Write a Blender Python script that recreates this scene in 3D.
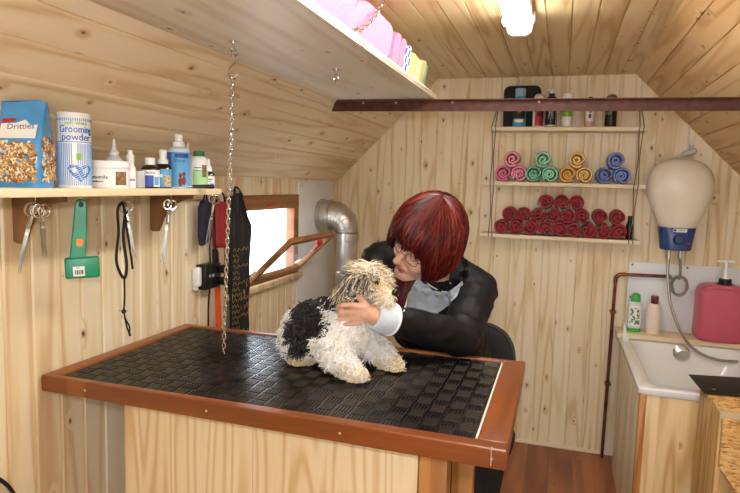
import bpy, bmesh, math, random
import numpy as np
from mathutils import Matrix, Vector, noise
from mathutils.bvhtree import BVHTree

for o in list(bpy.data.objects):
    bpy.data.objects.remove(o)
S = bpy.context.scene
col = S.collection
PI = math.pi
rnd = random.Random(7)

# ------------------------------------------------------------------ camera
RT = Vector((0.9527, 0.3026, 0.0282)); UP = Vector((-0.0578, 0.0891, 0.9943)); FW = Vector((-0.2985, 0.9489, -0.1039))
FW.normalize(); RT = (RT - FW * RT.dot(FW)).normalized(); UP = RT.cross(FW)
CAM = Vector((0, 0, 1.4))
cam = bpy.data.cameras.new('camera'); co = bpy.data.objects.new('camera', cam); col.objects.link(co)
co.matrix_world = Matrix(((RT.x, UP.x, -FW.x, CAM.x), (RT.y, UP.y, -FW.y, CAM.y), (RT.z, UP.z, -FW.z, CAM.z), (0, 0, 0, 1)))
cam.sensor_fit = 'HORIZONTAL'; cam.sensor_width = 36; cam.lens = 600 / 740 * 36; cam.clip_start = 0.02
S.camera = co

# ------------------------------------------------------------------ world, lights, exposure
W = bpy.data.worlds.new('world'); S.world = W; W.use_nodes = True
bg = W.node_tree.nodes['Background']; bg.inputs[0].default_value = (0.82, 0.91, 1.0, 1); bg.inputs[1].default_value = 8.0
fl = bpy.data.lights.new('camera_flash', 'AREA'); fl.shape = 'RECTANGLE'; fl.size = 0.07; fl.size_y = 0.04; fl.energy = 8.0; fl.color = (1, 0.99, 0.98)
flo = bpy.data.objects.new('camera_flash', fl); col.objects.link(flo)
flo.matrix_world = Matrix.Translation(UP * 0.11 + FW * -0.01) @ co.matrix_world
LAMP_POWER = 34.0
S.view_settings.view_transform = 'Standard'; S.view_settings.look = 'None'
S.view_settings.exposure = 0.2; S.view_settings.gamma = 1; S.view_settings.use_curve_mapping = False

# ------------------------------------------------------------------ geometry helpers
def ident(): return Matrix.Identity(4)
def T(x, y=None, z=None):
    return Matrix.Translation(x) if y is None else Matrix.Translation((x, y, z))
def R(a, ax): return Matrix.Rotation(math.radians(a), 4, ax)
def frame(o, x, y, z=None):
    x = Vector(x).normalized(); y = Vector(y); y = (y - x * y.dot(x)).normalized(); z = x.cross(y)
    return Matrix(((x.x, y.x, z.x, o[0]), (x.y, y.y, z.y, o[1]), (x.z, y.z, z.z, o[2]), (0, 0, 0, 1)))
def zto(p0, p1):
    p0 = Vector(p0); d = Vector(p1) - p0
    return Matrix.Translation(p0) @ d.to_track_quat('Z', 'Y').to_matrix().to_4x4()

WM = {}
class MB:
    def __init__(s): s.v = []; s.f = []; s.m = []; s.s = []
    def add(s, vs, fs, M=None, mi=0, sm=False):
        n = len(s.v)
        s.v += [tuple(M @ Vector(v)) for v in vs] if M is not None else [tuple(v) for v in vs]
        for i, f in enumerate(fs):
            s.f.append(tuple(a + n for a in f)); s.m.append(mi[i] if isinstance(mi, list) else mi); s.s.append(sm)
        return s
    def box(s, c, d, M=None, r=0, mi=0):
        if r <= 0:
            x, y, z = d[0] / 2, d[1] / 2, d[2] / 2
            vs = [(c[0] + a * x, c[1] + b * y, c[2] + e * z) for a in (-1, 1) for b in (-1, 1) for e in (-1, 1)]
            return s.add(vs, [(0, 1, 3, 2), (4, 6, 7, 5), (0, 4, 5, 1), (2, 3, 7, 6), (0, 2, 6, 4), (1, 5, 7, 3)], M, mi)
        b = bmesh.new(); bmesh.ops.create_cube(b, size=1)
        for v in b.verts: v.co = Vector((c[0] + v.co.x * d[0], c[1] + v.co.y * d[1], c[2] + v.co.z * d[2]))
        bmesh.ops.bevel(b, geom=b.edges[:], offset=min(r, min(d) * .49), segments=3, profile=.5, affect='EDGES')
        return s.bm(b, M, mi, True)
    def bx(s, a, b, r=0, mi=0, M=None):
        return s.box([(a[i] + b[i]) / 2 for i in range(3)], [abs(b[i] - a[i]) for i in range(3)], M, r, mi)
    def bm(s, b, M=None, mi=0, sm=False):
        b.verts.index_update()
        s.add([v.co[:] for v in b.verts], [[v.index for v in f.verts] for f in b.faces], M, mi, sm); b.free(); return s
    def lathe(s, prof, M=None, n=24, mi=0, sx=1, sy=1, sm=True, pw=None):
        vs = []; fs = []; ms = []
        for r, z in prof:
            for k in range(n):
                a = 2 * PI * k / n; c_, s_ = math.cos(a), math.sin(a)
                if pw: c_ = math.copysign(abs(c_) ** pw, c_); s_ = math.copysign(abs(s_) ** pw, s_)
                vs.append((r * c_ * sx, r * s_ * sy, z))
        for i in range(len(prof) - 1):
            for k in range(n):
                k2 = (k + 1) % n
                fs.append((i * n + k, i * n + k2, (i + 1) * n + k2, (i + 1) * n + k)); ms.append(mi[i] if isinstance(mi, list) else mi)
        fs.append(tuple(range(n))[::-1]); ms.append(ms[0]); fs.append(tuple((len(prof) - 1) * n + k for k in range(n))); ms.append(ms[-2])
        return s.add(vs, fs, M, ms, sm)
    def cyl(s, p0, p1, r0, r1=None, n=16, mi=0):
        r1 = r0 if r1 is None else r1
        return s.lathe([(r0, 0), (r1, (Vector(p1) - Vector(p0)).length)], zto(p0, p1), n, mi)
    def sph(s, c, r, M=None, mi=0, n=16, m=10):
        r = (r, r, r) if not hasattr(r, '__len__') else r
        vs = [(0, 0, -1)]; fs = []
        for i in range(1, m):
            t = PI * i / m
            vs += [(math.sin(t) * math.cos(2 * PI * k / n), math.sin(t) * math.sin(2 * PI * k / n), -math.cos(t)) for k in range(n)]
        vs.append((0, 0, 1)); e = len(vs) - 1
        for k in range(n):
            k2 = (k + 1) % n
            fs.append((0, 1 + k2, 1 + k)); fs.append((e, 1 + (m - 2) * n + k, 1 + (m - 2) * n + k2))
            for i in range(m - 2): fs.append((1 + i * n + k, 1 + i * n + k2, 1 + (i + 1) * n + k2, 1 + (i + 1) * n + k))
        vs = [(c[0] + v[0] * r[0], c[1] + v[1] * r[1], c[2] + v[2] * r[2]) for v in vs]
        return s.add(vs, fs, M, mi, True)
    def cap(s, p0, p1, r0, r1=None, mi=0, n=16):
        r1 = r0 if r1 is None else r1
        p0 = Vector(p0); p1 = Vector(p1); L = (p1 - p0).length
        if L < 1e-6: return s.sph(p0, max(r0, r1))
        pr = [(r0 * math.sin(t), -r0 * math.cos(t)) for t in [PI / 2 * i / 5 for i in range(0, 6)]]
        pr += [(r1 * math.cos(t), L + r1 * math.sin(t)) for t in [PI / 2 * i / 5 for i in range(0, 6)]]
        pr = [(max(r, 1e-5), z) for r, z in pr]
        return s.lathe(pr, zto(p0, p1), n, mi)
    def tube(s, pts, r, n=8, mi=0, closed=False, flat=None):
        pts = [Vector(p) for p in pts]; N = len(pts); vs = []; fs = []
        up = None
        for i, p in enumerate(pts):
            a = pts[(i - 1) % N] if (closed or i > 0) else p; b = pts[(i + 1) % N] if (closed or i < N - 1) else p
            t = (b - a).normalized()
            if up is None: up = t.orthogonal().normalized()
            up = (up - t * up.dot(t)); up = up.normalized() if up.length > 1e-6 else t.orthogonal().normalized()
            sd = t.cross(up); rr = r[i] if hasattr(r, '__len__') else r
            for k in range(n):
                q = 2 * PI * k / n
                vs.append(p + up * (math.cos(q) * rr) + sd * (math.sin(q) * rr * (flat or 1)))
        for i in range(N if closed else N - 1):
            j = (i + 1) % N
            for k in range(n):
                k2 = (k + 1) % n; fs.append((i * n + k, i * n + k2, j * n + k2, j * n + k))
        if not closed:
            fs.append(tuple(range(n))[::-1]); fs.append(tuple((N - 1) * n + k for k in range(n)))
        return s.add(vs, fs, None, mi, True)
    def prism(s, pl, th, M=None, mi=0, r=0):
        b = bmesh.new(); vs = [b.verts.new((x, y, 0)) for x, y in pl]; f = b.faces.new(vs)
        g = bmesh.ops.extrude_face_region(b, geom=[f]); nv = [v for v in g['geom'] if isinstance(v, bmesh.types.BMVert)]
        for v in nv: v.co.z += th
        bmesh.ops.recalc_face_normals(b, faces=b.faces[:])
        if r > 0:
            ed = [e for e in b.edges if abs(e.verts[0].co.z - e.verts[1].co.z) < 1e-6]
            bmesh.ops.bevel(b, geom=ed, offset=r, segments=2, profile=.5, affect='EDGES')
        bmesh.ops.triangulate(b, faces=[f for f in b.faces if len(f.verts) > 4])
        return s.bm(b, M, mi, False)
    def build(s, name, mats, parent=None, origin=None):
        me = bpy.data.meshes.new(name)
        o = bpy.data.objects.new(name, me); col.objects.link(o)
        v = np.array(s.v, dtype=float).reshape(-1, 3)
        if parent is not None:
            M = WM[parent]; o.parent = parent; WM[o] = M; Mi = np.array(M.inverted())
            v = v @ Mi[:3, :3].T + Mi[:3, 3]
        else:
            org = Vector(origin) if origin is not None else Vector((0, 0, 0)); o.location = org; WM[o] = T(org); v = v - np.array(org)
        me.from_pydata([tuple(a) for a in v], [], s.f)
        for m in (mats if isinstance(mats, (list, tuple)) else [mats]): me.materials.append(m)
        me.polygons.foreach_set('material_index', s.m); me.polygons.foreach_set('use_smooth', s.s)
        me.update()
        b = bmesh.new(); b.from_mesh(me); bmesh.ops.recalc_face_normals(b, faces=b.faces[:]); b.to_mesh(me); b.free()
        if any(s.s):
            try: me.set_sharp_from_angle(angle=math.radians(42))
            except Exception: pass
        return o

def tag(o, label, cat, group=None):
    o['label'] = label; o['category'] = cat; o['kind'] = 'thing'
    if group: o['group'] = group
    return o
def thing(name, label, cat, loc, rz=0, group=None, M=None):
    o = bpy.data.objects.new(name, None); col.objects.link(o); o.empty_display_size = .05
    o.matrix_basis = M if M is not None else T(Vector(loc)) @ R(rz, 'Z')
    WM[o] = o.matrix_basis.copy()
    return tag(o, label, cat, group)
def struct(o, label=None):
    o['kind'] = 'structure'
    if label: o['label'] = label
    return o
def dup(root, M, label=None, group=None):
    r = root.copy(); col.objects.link(r); r.matrix_basis = M; WM[r] = M
    if label: r['label'] = label
    if group: r['group'] = group
    for ch in list(root.children):
        c = ch.copy(); col.objects.link(c); c.parent = r
        for g in list(ch.children):
            d = g.copy(); col.objects.link(d); d.parent = c
    return r
def solid(o, th, off=-1):
    m = o.modifiers.new('solid', 'SOLIDIFY'); m.thickness = th; m.offset = off; return o
def spline(P, k=8):
    P = [Vector(p) for p in P]; out = []
    for i in range(len(P) - 1):
        p0 = P[max(i - 1, 0)]; p1 = P[i]; p2 = P[i + 1]; p3 = P[min(i + 2, len(P) - 1)]
        for j in range(k):
            t = j / k
            out.append(0.5 * ((2 * p1) + (p2 - p0) * t + (2 * p0 - 5 * p1 + 4 * p2 - p3) * t * t + (3 * p1 - p0 - 3 * p2 + p3) * t ** 3))
    out.append(P[-1]); return out
def text_into(mb, txt, size, M, mi=0, bend=None, ext=0.0003, sx=1.0, al='CENTER'):
    c = bpy.data.curves.new('txt', 'FONT'); c.body = txt; c.size = size; c.align_x = al; c.align_y = 'CENTER'; c.extrude = ext; c.resolution_u = 2
    o = bpy.data.objects.new('txt', c); col.objects.link(o)
    dg = bpy.context.evaluated_depsgraph_get(); me = bpy.data.meshes.new_from_object(o.evaluated_get(dg))
    vs = [Vector((v.co.x * sx, v.co.y, v.co.z)) for v in me.vertices]
    if bend: vs = [Vector((math.sin(v.x / bend) * (bend + v.z), v.y, math.cos(v.x / bend) * (bend + v.z) - bend)) for v in vs]
    mb.add(vs, [tuple(p.vertices) for p in me.polygons], M, mi)
    bpy.data.objects.remove(o); bpy.data.curves.remove(c); bpy.data.meshes.remove(me)

# ------------------------------------------------------------------ materials
def lin(h):
    h = h.lstrip('#'); c = [int(h[i:i + 2], 16) / 255 for i in (0, 2, 4)]
    return tuple(x / 12.92 if x <= .04045 else ((x + .055) / 1.055) ** 2.4 for x in c) + (1,)
def base(name, color='#808080', rough=.5, metal=0, **kw):
    m = bpy.data.materials.new(name); m.use_nodes = True; p = m.node_tree.nodes['Principled BSDF']
    p.inputs['Base Color'].default_value = lin(color) if isinstance(color, str) else color
    p.inputs['Roughness'].default_value = rough; p.inputs['Metallic'].default_value = metal
    for k, v in kw.items(): p.inputs[k.replace('_', ' ')].default_value = v
    return m
def N(m, t, **kw):
    n = m.node_tree.nodes.new(t)
    for k, v in kw.items(): setattr(n, k, v)
    return n
def math_(m, op, a, b=None, c=None, clamp=False):
    n = N(m, 'ShaderNodeMath', operation=op, use_clamp=clamp)
    for i, x in enumerate((a, b, c)):
        if x is None: continue
        if isinstance(x, (int, float)): n.inputs[i].default_value = x
        else: m.node_tree.links.new(x, n.inputs[i])
    return n.outputs[0]
def mixc(m, f, a, b, bt='MIX'):
    n = N(m, 'ShaderNodeMix', data_type='RGBA', blend_type=bt)
    for i, x in ((0, f), (6, a), (7, b)):
        if isinstance(x, (int, float)): n.inputs[i].default_value = x
        elif isinstance(x, tuple): n.inputs[i].default_value = x
        else: m.node_tree.links.new(x, n.inputs[i])
    return n.outputs[2]
def ramp(m, f, stops):
    n = N(m, 'ShaderNodeValToRGB'); e = n.color_ramp.elements
    while len(e) < len(stops): e.new(.5)
    for el, (p, c) in zip(e, stops): el.position = p; el.color = lin(c) if isinstance(c, str) else c
    m.node_tree.links.new(f, n.inputs[0]); return n.outputs[0]
def mottled(name, c1, c2, scale=20, rough=.5, metal=0, bump=0, detail=4, **kw):
    m = base(name, c1, rough, metal, **kw); L = m.node_tree.links; p = m.node_tree.nodes['Principled BSDF']
    tc = N(m, 'ShaderNodeTexCoord'); nz = N(m, 'ShaderNodeTexNoise'); nz.inputs['Scale'].default_value = scale; nz.inputs['Detail'].default_value = detail
    L.new(tc.outputs['Object'], nz.inputs['Vector'])
    L.new(ramp(m, nz.outputs[0], [(.3, c1), (.7, c2)]), p.inputs['Base Color'])
    if bump:
        b = N(m, 'ShaderNodeBump'); b.inputs['Strength'].default_value = bump; b.inputs['Distance'].default_value = .003
        L.new(nz.outputs[0], b.inputs['Height']); L.new(b.outputs[0], p.inputs['Normal'])
    return m
def wood(name, light, mid, dark, across='x', along='y', w=.082, off=0.0, knots=.3, rough=.45, fig=1.0, vary=.25, knotcol='#6e4420', seed=0.0):
    m = base(name, mid, rough); nt = m.node_tree; L = nt.links; p = nt.nodes['Principled BSDF']
    tc = N(m, 'ShaderNodeTexCoord'); sp = N(m, 'ShaderNodeSeparateXYZ'); L.new(tc.outputs['Object'], sp.inputs[0])
    ix = 'xyz'.index
    a = sp.outputs[ix(across)]; l = sp.outputs[ix(along)]; t = sp.outputs[3 - ix(across) - ix(along)]
    idx = math_(m, 'FLOOR', math_(m, 'DIVIDE', math_(m, 'SUBTRACT', a, off), w))
    wn = N(m, 'ShaderNodeTexWhiteNoise', noise_dimensions='1D'); L.new(math_(m, 'ADD', idx, seed + .37), wn.inputs['W'])
    rv = wn.outputs['Value']
    def vec(sa, sl, st, o=17.0):
        c = N(m, 'ShaderNodeCombineXYZ')
        L.new(math_(m, 'ADD', math_(m, 'MULTIPLY', a, sa), math_(m, 'MULTIPLY', rv, o)), c.inputs[0])
        L.new(math_(m, 'ADD', math_(m, 'MULTIPLY', l, sl), math_(m, 'MULTIPLY', rv, o * 1.7)), c.inputs[1])
        L.new(math_(m, 'MULTIPLY', t, st), c.inputs[2]); return c.outputs[0]
    def noi(v, det=3, sc=1.0, rg=.5):
        n = N(m, 'ShaderNodeTexNoise'); n.inputs['Scale'].default_value = sc; n.inputs['Detail'].default_value = det; n.inputs['Roughness'].default_value = rg
        L.new(v, n.inputs['Vector']); return n.outputs[0]
    # knots: elongated cells, only some of them carry a knot
    vo = N(m, 'ShaderNodeTexVoronoi', voronoi_dimensions='2D'); vo.inputs['Scale'].default_value = 1; L.new(vec(17, 10.0, 0), vo.inputs['Vector'])
    sc_ = N(m, 'ShaderNodeSeparateXYZ'); L.new(vo.outputs['Color'], sc_.inputs[0])
    has = math_(m, 'LESS_THAN', sc_.outputs[0], knots)
    size = math_(m, 'ADD', math_(m, 'MULTIPLY', sc_.outputs[1], .11), .035)
    kd = math_(m, 'DIVIDE', vo.outputs['Distance'], size)
    kn = math_(m, 'MULTIPLY', has, math_(m, 'SUBTRACT', 1.25, kd, clamp=True))
    halo = math_(m, 'MULTIPLY', has, math_(m, 'SUBTRACT', 1.0, math_(m, 'MULTIPLY', kd, .28), clamp=True))
    # growth rings flowing round the knots
    big = noi(vec(11, .8, 3), 1)
    ph = math_(m, 'ADD', math_(m, 'MULTIPLY', big, 30.0 * fig), math_(m, 'MULTIPLY', halo, 5.0))
    ring = math_(m, 'POWER', math_(m, 'MULTIPLY_ADD', math_(m, 'SINE', ph), .5, .5), 2.2)
    fine = noi(vec(420, 9, 160), 3, rg=.6)
    tone = noi(vec(3, .6, 2), 1)
    f = math_(m, 'ADD', math_(m, 'MULTIPLY', ring, .45), math_(m, 'MULTIPLY', fine, .42))
    f = math_(m, 'ADD', f, math_(m, 'MULTIPLY', math_(m, 'SUBTRACT', tone, .5), .7))
    f = math_(m, 'ADD', f, math_(m, 'MULTIPLY', math_(m, 'SUBTRACT', rv, .5), vary), clamp=True)
    c = ramp(m, f, [(.08, light), (.5, mid), (.98, dark)])
    c = mixc(m, math_(m, 'MULTIPLY', halo, .35), c, lin(dark))
    c = mixc(m, kn, c, ramp(m, kd, [(.0, '#3a2010'), (.35, knotcol), (.8, '#9a6a38'), (1, '#a87a48')]))
    L.new(c, p.inputs['Base Color'])
    b = N(m, 'ShaderNodeBump'); b.inputs['Strength'].default_value = .12; b.inputs['Distance'].default_value = .002
    L.new(fine, b.inputs['Height']); L.new(b.outputs[0], p.inputs['Normal'])
    return m
def emis(name, color, st):
    m = base(name, color, .4); p = m.node_tree.nodes['Principled BSDF']
    p.inputs['Emission Color'].default_value = lin(color); p.inputs['Emission Strength'].default_value = st; return m
def cloth(name, c, c2=None, sc=260):
    m = mottled(name, c, c2 or c, sc, .95, 0, .5, 2); p = m.node_tree.nodes['Principled BSDF']
    p.inputs['Sheen Weight'].default_value = .15; return m
def glass(name, c='#ffffff', rough=.05, alpha=.35):
    m = base(name, c, rough); p = m.node_tree.nodes['Principled BSDF']; p.inputs['Alpha'].default_value = alpha; p.inputs['IOR'].default_value = 1.45; return m

PL, PM, PD = '#efe2c6', '#e8d3aa', '#caa574'
m_wall = wood('pine_wall_left', PL, PM, PD, 'x', 'y', .0815, .02, .17, .42)
m_back = wood('pine_wall_back', '#eedec0', '#e5cfa4', '#c69f68', 'x', 'y', .0835, .0, .18, .45, seed=40)
m_ceil = wood('pine_ceiling', '#e6d0a4', '#d8bc8a', '#b48c56', 'x', 'y', .0822, .0, .12, .5, seed=80)
m_slope = wood('pine_slope', '#ecdabb', '#e2c9a0', '#c09866', 'x', 'y', .0795, .0, .14, .45, seed=120)
m_sloper = wood('pine_slope_warm', '#e2c292', '#d2aa74', '#ac7c46', 'x', 'y', .0795, .0, .12, .5, seed=160)
m_pine = wood('pine_plain_y', PL, PM, PD, 'x', 'y', .4, 0, .10, .45, .8)
m_pinex = wood('pine_plain_x', PL, PM, PD, 'z', 'x', .4, 0, .06, .45, .8)
m_pinez = wood('pine_plain_z', '#e8d5b0', '#d8be90', '#b8905c', 'y', 'z', .4, 0, .15, .45)
m_board = wood('pine_shelf_board', '#f2ebdc', '#e8deca', '#d2bf9e', 'x', 'y', .5, 0, .10, .4, .6)
m_tubfront = wood('pine_tub_front', '#e6cd9c', '#d2ad72', '#ab7c42', 'x', 'z', .075, .02, .25, .45, 1.0, seed=7)
m_tubside = wood('pine_tub_side', '#e8dcc0', '#d6c6a4', '#b8a078', 'y', 'z', .09, .02, .12, .5, 1.2, seed=9)
m_ply = wood('plywood_front', '#e8d3aa', '#d8b985', '#bb8f58', 'x', 'z', 2.0, -.5, 0, .5, 1.9, seed=3)
m_stain = wood('stained_rail', '#a06230', '#86491f', '#643214', 'y', 'x', .5, 0, .04, .3, .5)
m_stainy = wood('stained_rail_y', '#a06230', '#86491f', '#643214', 'x', 'y', .5, 0, .04, .3, .5)
m_post = wood('oiled_post', '#d09a58', '#b87c3c', '#8c5424', 'x', 'z', .5, 0, .05, .4, .7)
m_bracket = wood('brown_bracket', '#a47a50', '#8a6038', '#6c4826', 'x', 'y', .5, 0, 0, .5, .5)
m_wframe = wood('window_brown', '#b07c4c', '#96602f', '#74461f', 'z', 'y', .5, 0, .1, .4, .5)
m_floor = wood('floor_laminate', '#a8683f', '#8a4e2e', '#68371d', 'x', 'y', .115, .02, .06, .35, .5, .6, seed=5)
m_osb = None
m_white = base('white_plastic', '#f0f0ee', .35)
m_offwhite = base('cream_enamel', '#efe6d2', .3)
m_panel = mottled('white_panel', '#e4e6e8', '#dcdfe2', 6, .35)
m_black = base('black_plastic', '#0d0d0f', .4)
m_blackcloth = mottled('black_cloth', '#0c0c0f', '#17171b', 60, .75, 0, .3)
m_chrome = base('chrome', '#d6d6d6', .18, 1)
m_steel = base('brushed_steel', '#a8a39a', .35, 1)
m_blade = base('blade_steel', '#8c877e', .28, 1)
m_galv = mottled('galvanised_steel', '#d4cfc6', '#b4aea4', 14, .38, .85)
m_copper = mottled('copper_pipe', '#8f5030', '#5e3020', 30, .35, .8)
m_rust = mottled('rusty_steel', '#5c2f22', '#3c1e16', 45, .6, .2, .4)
m_rustlit = mottled('rusty_steel_lit', '#7a4736', '#553022', 45, .55, .2, .4)  # lighter rust for the flange: its lit strip put into the colour
m_rubber = base('black_rubber_mat', '#161617', .2, 0, IOR=1.7)
m_ink = base('dark_print', '#20222c', .6)
m_blueprint = base('blue_print', '#2f74c4', .5)
m_greenprint = base('green_print', '#86c440', .5)
m_redprint = base('red_print', '#b3242e', .5)
m_screw = base('screw', '#c8c4bc', .35, .9)

# ================================================================== THE ROOM
def boards(name, rects, M, w, off, mat, g=.004, d=.004, poly=None):
    b = bmesh.new()
    for pl in (poly or [[(a, c), (e, c), (e, f), (a, f)] for a, c, e, f in rects]):
        b.faces.new([b.verts.new((x, y, 0)) for x, y in pl])
    xs = [v.co.x for v in b.verts]
    k = math.floor((min(xs) - off) / w)
    while off + k * w < max(xs) + w:
        for q in (-g, 0, g):
            x = off + k * w + q
            bmesh.ops.bisect_plane(b, geom=b.verts[:] + b.edges[:] + b.faces[:], plane_co=(x, 0, 0), plane_no=(1, 0, 0), dist=1e-6)
        k += 1
    for v in b.verts:
        u = (v.co.x - off) / w; u -= round(u)
        if abs(u * w) < 1e-4: v.co.z = -d
    me = bpy.data.meshes.new(name); b.to_mesh(me); b.free(); me.materials.append(mat)
    o = bpy.data.objects.new(name, me); col.objects.link(o); o.matrix_basis = M; WM[o] = M.copy()
    solid(o, .018); return struct(o)

XL, XR, YB, YF, ZK, ZC, CL, CR = -1.247, .89, 3.312, -1.0, 1.414, 1.98, -.68, .32
def setw(m, w, off):   # tell a board material the board pitch of the wall it covers
    for n in m.node_tree.nodes:
        if n.type == 'MATH' and n.operation == 'SUBTRACT' and n.inputs[0].is_linked and not n.inputs[1].is_linked and n.inputs[0].links[0].from_node.type == 'SEPXYZ':
            n.inputs[1].default_value = off
        if n.type == 'MATH' and n.operation == 'DIVIDE' and not n.inputs[1].is_linked and n.inputs[0].links[0].from_node.type == 'MATH':
            n.inputs[1].default_value = w
setw(m_wall, .081, 1.16); setw(m_back, .0853, -.843); setw(m_ceil, .0825, -.494); setw(m_slope, .085, .003); setw(m_sloper, .0915, .0)
WY0, WY1, WZ0, WZ1 = 2.06, 2.735, .945, 1.338
boards('wall_left', [(YF, 0, WY0, ZK), (WY0, 0, WY1, WZ0), (WY0, WZ1, WY1, ZK), (WY1, 0, YB + .016, ZK)], frame((XL, 0, 0), (0, 1, 0), (0, 0, 1)), .081, 1.16, m_wall, .005, .004)
boards('wall_back', None, frame((0, YB, 0), (1, 0, 0), (0, 0, 1)), .0853, -.843, m_back, .0035, .004,
       poly=[[(XL - .03, 0), (XR + .03, 0), (XR + .03, ZK + .01), (CR + .012, ZC + .03), (CL - .012, ZC + .03), (XL - .03, ZK + .01)]])
boards('wall_right', [(-YB, 0, -YF, ZK)], frame((XR, 0, 0), (0, -1, 0), (0, 0, 1)), .0853, 0, m_back)
boards('ceiling', [(CL - .004, -YB - .016, CR + .004, -YF)], frame((0, 0, ZC), (1, 0, 0), (0, -1, 0)), .0825, -.494, m_ceil, .0035, .005)
sl = math.hypot(CL - XL, ZC - ZK)
o = boards('ceiling_slope_left', [(-.004, -YB - .016, sl + .004, -YF)], frame((XL, 0, ZK), (CL - XL, 0, ZC - ZK), (0, -1, 0)), .085, .003, m_slope, .0045, .005)
sr = math.hypot(CR - XR, ZC - ZK)
boards('ceiling_slope_right', [(-.004, YF, sr + .004, YB + .016)], frame((XR, 0, ZK), (CR - XR, 0, ZC - ZK), (0, 1, 0)), .0915, 0, m_sloper, .0035, .005)
# unseen wall behind the camera; doorway added and sized for the daylight let in
boards('wall_front', None, frame((0, YF, 0), (-1, 0, 0), (0, 0, 1)), .0853, 0, m_back,
       poly=[[(-XR, 0), (-.62, 0), (-.62, 1.38), (-XR, 1.38)], [(-.1, 0), (-XL, 0), (-XL, 1.38), (-.1, 1.38)],
             [(-XR, 1.38), (-.62, 1.38), (-.62, 1.66), (-XR, 1.414)], [(-.1, 1.38), (-XL, 1.38), (-XL, 1.414), (-CL, ZC), (-.1, ZC)], [(-.62, 1.68), (-.62, 1.64), (-.1, 1.8), (-.1, ZC), (-CR, ZC)]])
fo = MB(); fo.bx((XL, YF, -.04), (XR, YB, 0)); struct(fo.build('floor', m_floor))
gm = mottled('pale_ground', '#e8e6e0', '#d8d6d0', 1.0, .9)
gr = MB(); gr.bx((-30, -30, -.5), (30, 30, -.35)); struct(gr.build('ground', gm))
# skirting strip by the floor of the back wall, corner trim on the left wall
t = MB(); t.bx((XL + .005, YB - .012, 0), (.27, YB - .001, .018), .003); struct(t.build('baseboard_back', m_pinex))
t = MB(); t.bx((XL + .001, 3.235, 0), (XL + .016, 3.262, ZK - .004), .003); struct(t.build('trim_1', m_pinez))

# ------------------------------------------------------------------ window in the left wall, its sash tilted inwards
wr = bpy.data.objects.new('window_1', None); col.objects.link(wr); wr.matrix_basis = T(XL, 2.4, WZ0); WM[wr] = wr.matrix_basis.copy(); struct(wr)
f = MB(); d0, d1 = XL - .035, XL + .012
f.bx((d0, WY0, WZ1 - .066), (d1, WY1, WZ1), .004); f.bx((d0, WY0, WZ0), (d1, WY1, WZ0 + .032), .004)
f.bx((d0, WY0, WZ0 + .03), (d1, WY0 + .06, WZ1 - .064), .004); f.bx((d0, WY1 - .052, WZ0 + .03), (d1, WY1, WZ1 - .064), .004)
f.build('window_frame', m_wframe, wr)
f = MB(); f.bx((XL - .01, WY0 - .01, WZ0 - .022), (XL + .03, WY1 + .02, WZ0 + .006), .005); f.build('window_sill', m_pinez, wr)
f = MB(); f.bx((XL + .012, 2.40, 1.285), (XL + .02, 2.44, 1.298), .002); f.build('catch_plate', m_redprint, wr)
h0 = Vector((-1.225, 2.215, .975)); hy = Vector((0, 1, 0)); hu = Vector((.19, 0, .185)).normalized()
SM = frame(h0, hy, hu); sw, sh = .485, .268          # sash plane: x along the hinge, y up the sash
s_ = MB(); fw_ = .021
for a, b_ in (((0, 0), (sw, fw_)), ((0, sh - fw_), (sw, sh)), ((0, fw_), (fw_, sh - fw_)), ((sw - fw_, fw_), (sw, sh - fw_))):
    s_.bx((a[0], a[1], -.012), (b_[0], b_[1], .012), .003, 0, SM)
sash = s_.build('sash', m_wframe, wr)
s_ = MB(); s_.bx((fw_ - .004, fw_ - .004, -.004), (sw - fw_ + .004, sh - fw_ + .004, .004), 0, 0, SM)
s_.build('pane', glass('window_glass', '#f4f8fa', .04, .22), sash)
s_ = MB(); s_.bx((sw / 2 + .03, sh - .03, .016), (sw / 2 + .07, sh - .006, .03), .004, 0, SM); s_.bx((sw / 2 + .04, sh - .06, .026), (sw / 2 + .058, sh - .01, .038), .004, 0, SM)
s_.build('sash_handle', base('red_catch', '#b02a22', .35), sash)
s_ = MB(); s_.cyl((-1.23, 2.225, 1.0), (-1.2, 2.222, 1.02), .008); s_.cyl((-1.23, 2.69, 1.0), (-1.2, 2.692, 1.02), .008); s_.build('hinge', m_steel, sash)

# ------------------------------------------------------------------ white heat shield panel and flue
p = MB(); p.bx((XL + .001, 2.74, .02), (XL + .008, 3.232, 1.406), .001)
pan = tag(p.build('heat_shield', m_panel, origin=(XL, 3, 0)), 'tall white sheet panel on the left wall behind the flue elbow', 'panel')
for y, z in ((2.775, 1.38), (3.21, 1.38), (2.775, 1.0), (3.21, 1.0), (3.21, .6), (2.99, 1.38)): scr = MB(); scr.sph((XL + .009, y, z), (.003, .006, .006), n=8, m=6); scr.build('screw', m_screw, pan)
fl_ = thing('flue_pipe', 'galvanised round flue elbow coming out of the white panel and running down', 'pipe', (-1.10, 3.02, 0))
b = MB(); cz = 1.225
b.lathe([(.083, 0), (.083, .004), (.088, .006), (.088, .02), (.083, .022), (.083, .062), (.087, .064), (.087, .07), (.083, .072)], frame((XL + .0095, 3.02, cz), (0, 1, 0), (0, 0, 1)), 32)
b.build('collar', m_galv, fl_)
b = MB(); cx, cc = -1.165, cz - .10; segs = []
vs = []; fs = []; nn = 28; K = 7
for i in range(K + 1):
    a = PI / 2 * i / K; rr = .08 - .020 * i / K; R0 = .085
    c = Vector((cx + .0 + R0 * math.sin(a), 3.02, cz - R0 + R0 * math.cos(a))); out = Vector((math.sin(a), 0, math.cos(a)))
    for k in range(nn):
        q = 2 * PI * k / nn; v = c + out * (rr * math.cos(q)) + Vector((0, 1, 0)) * (rr * math.sin(q)); vs.append(v)
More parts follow.
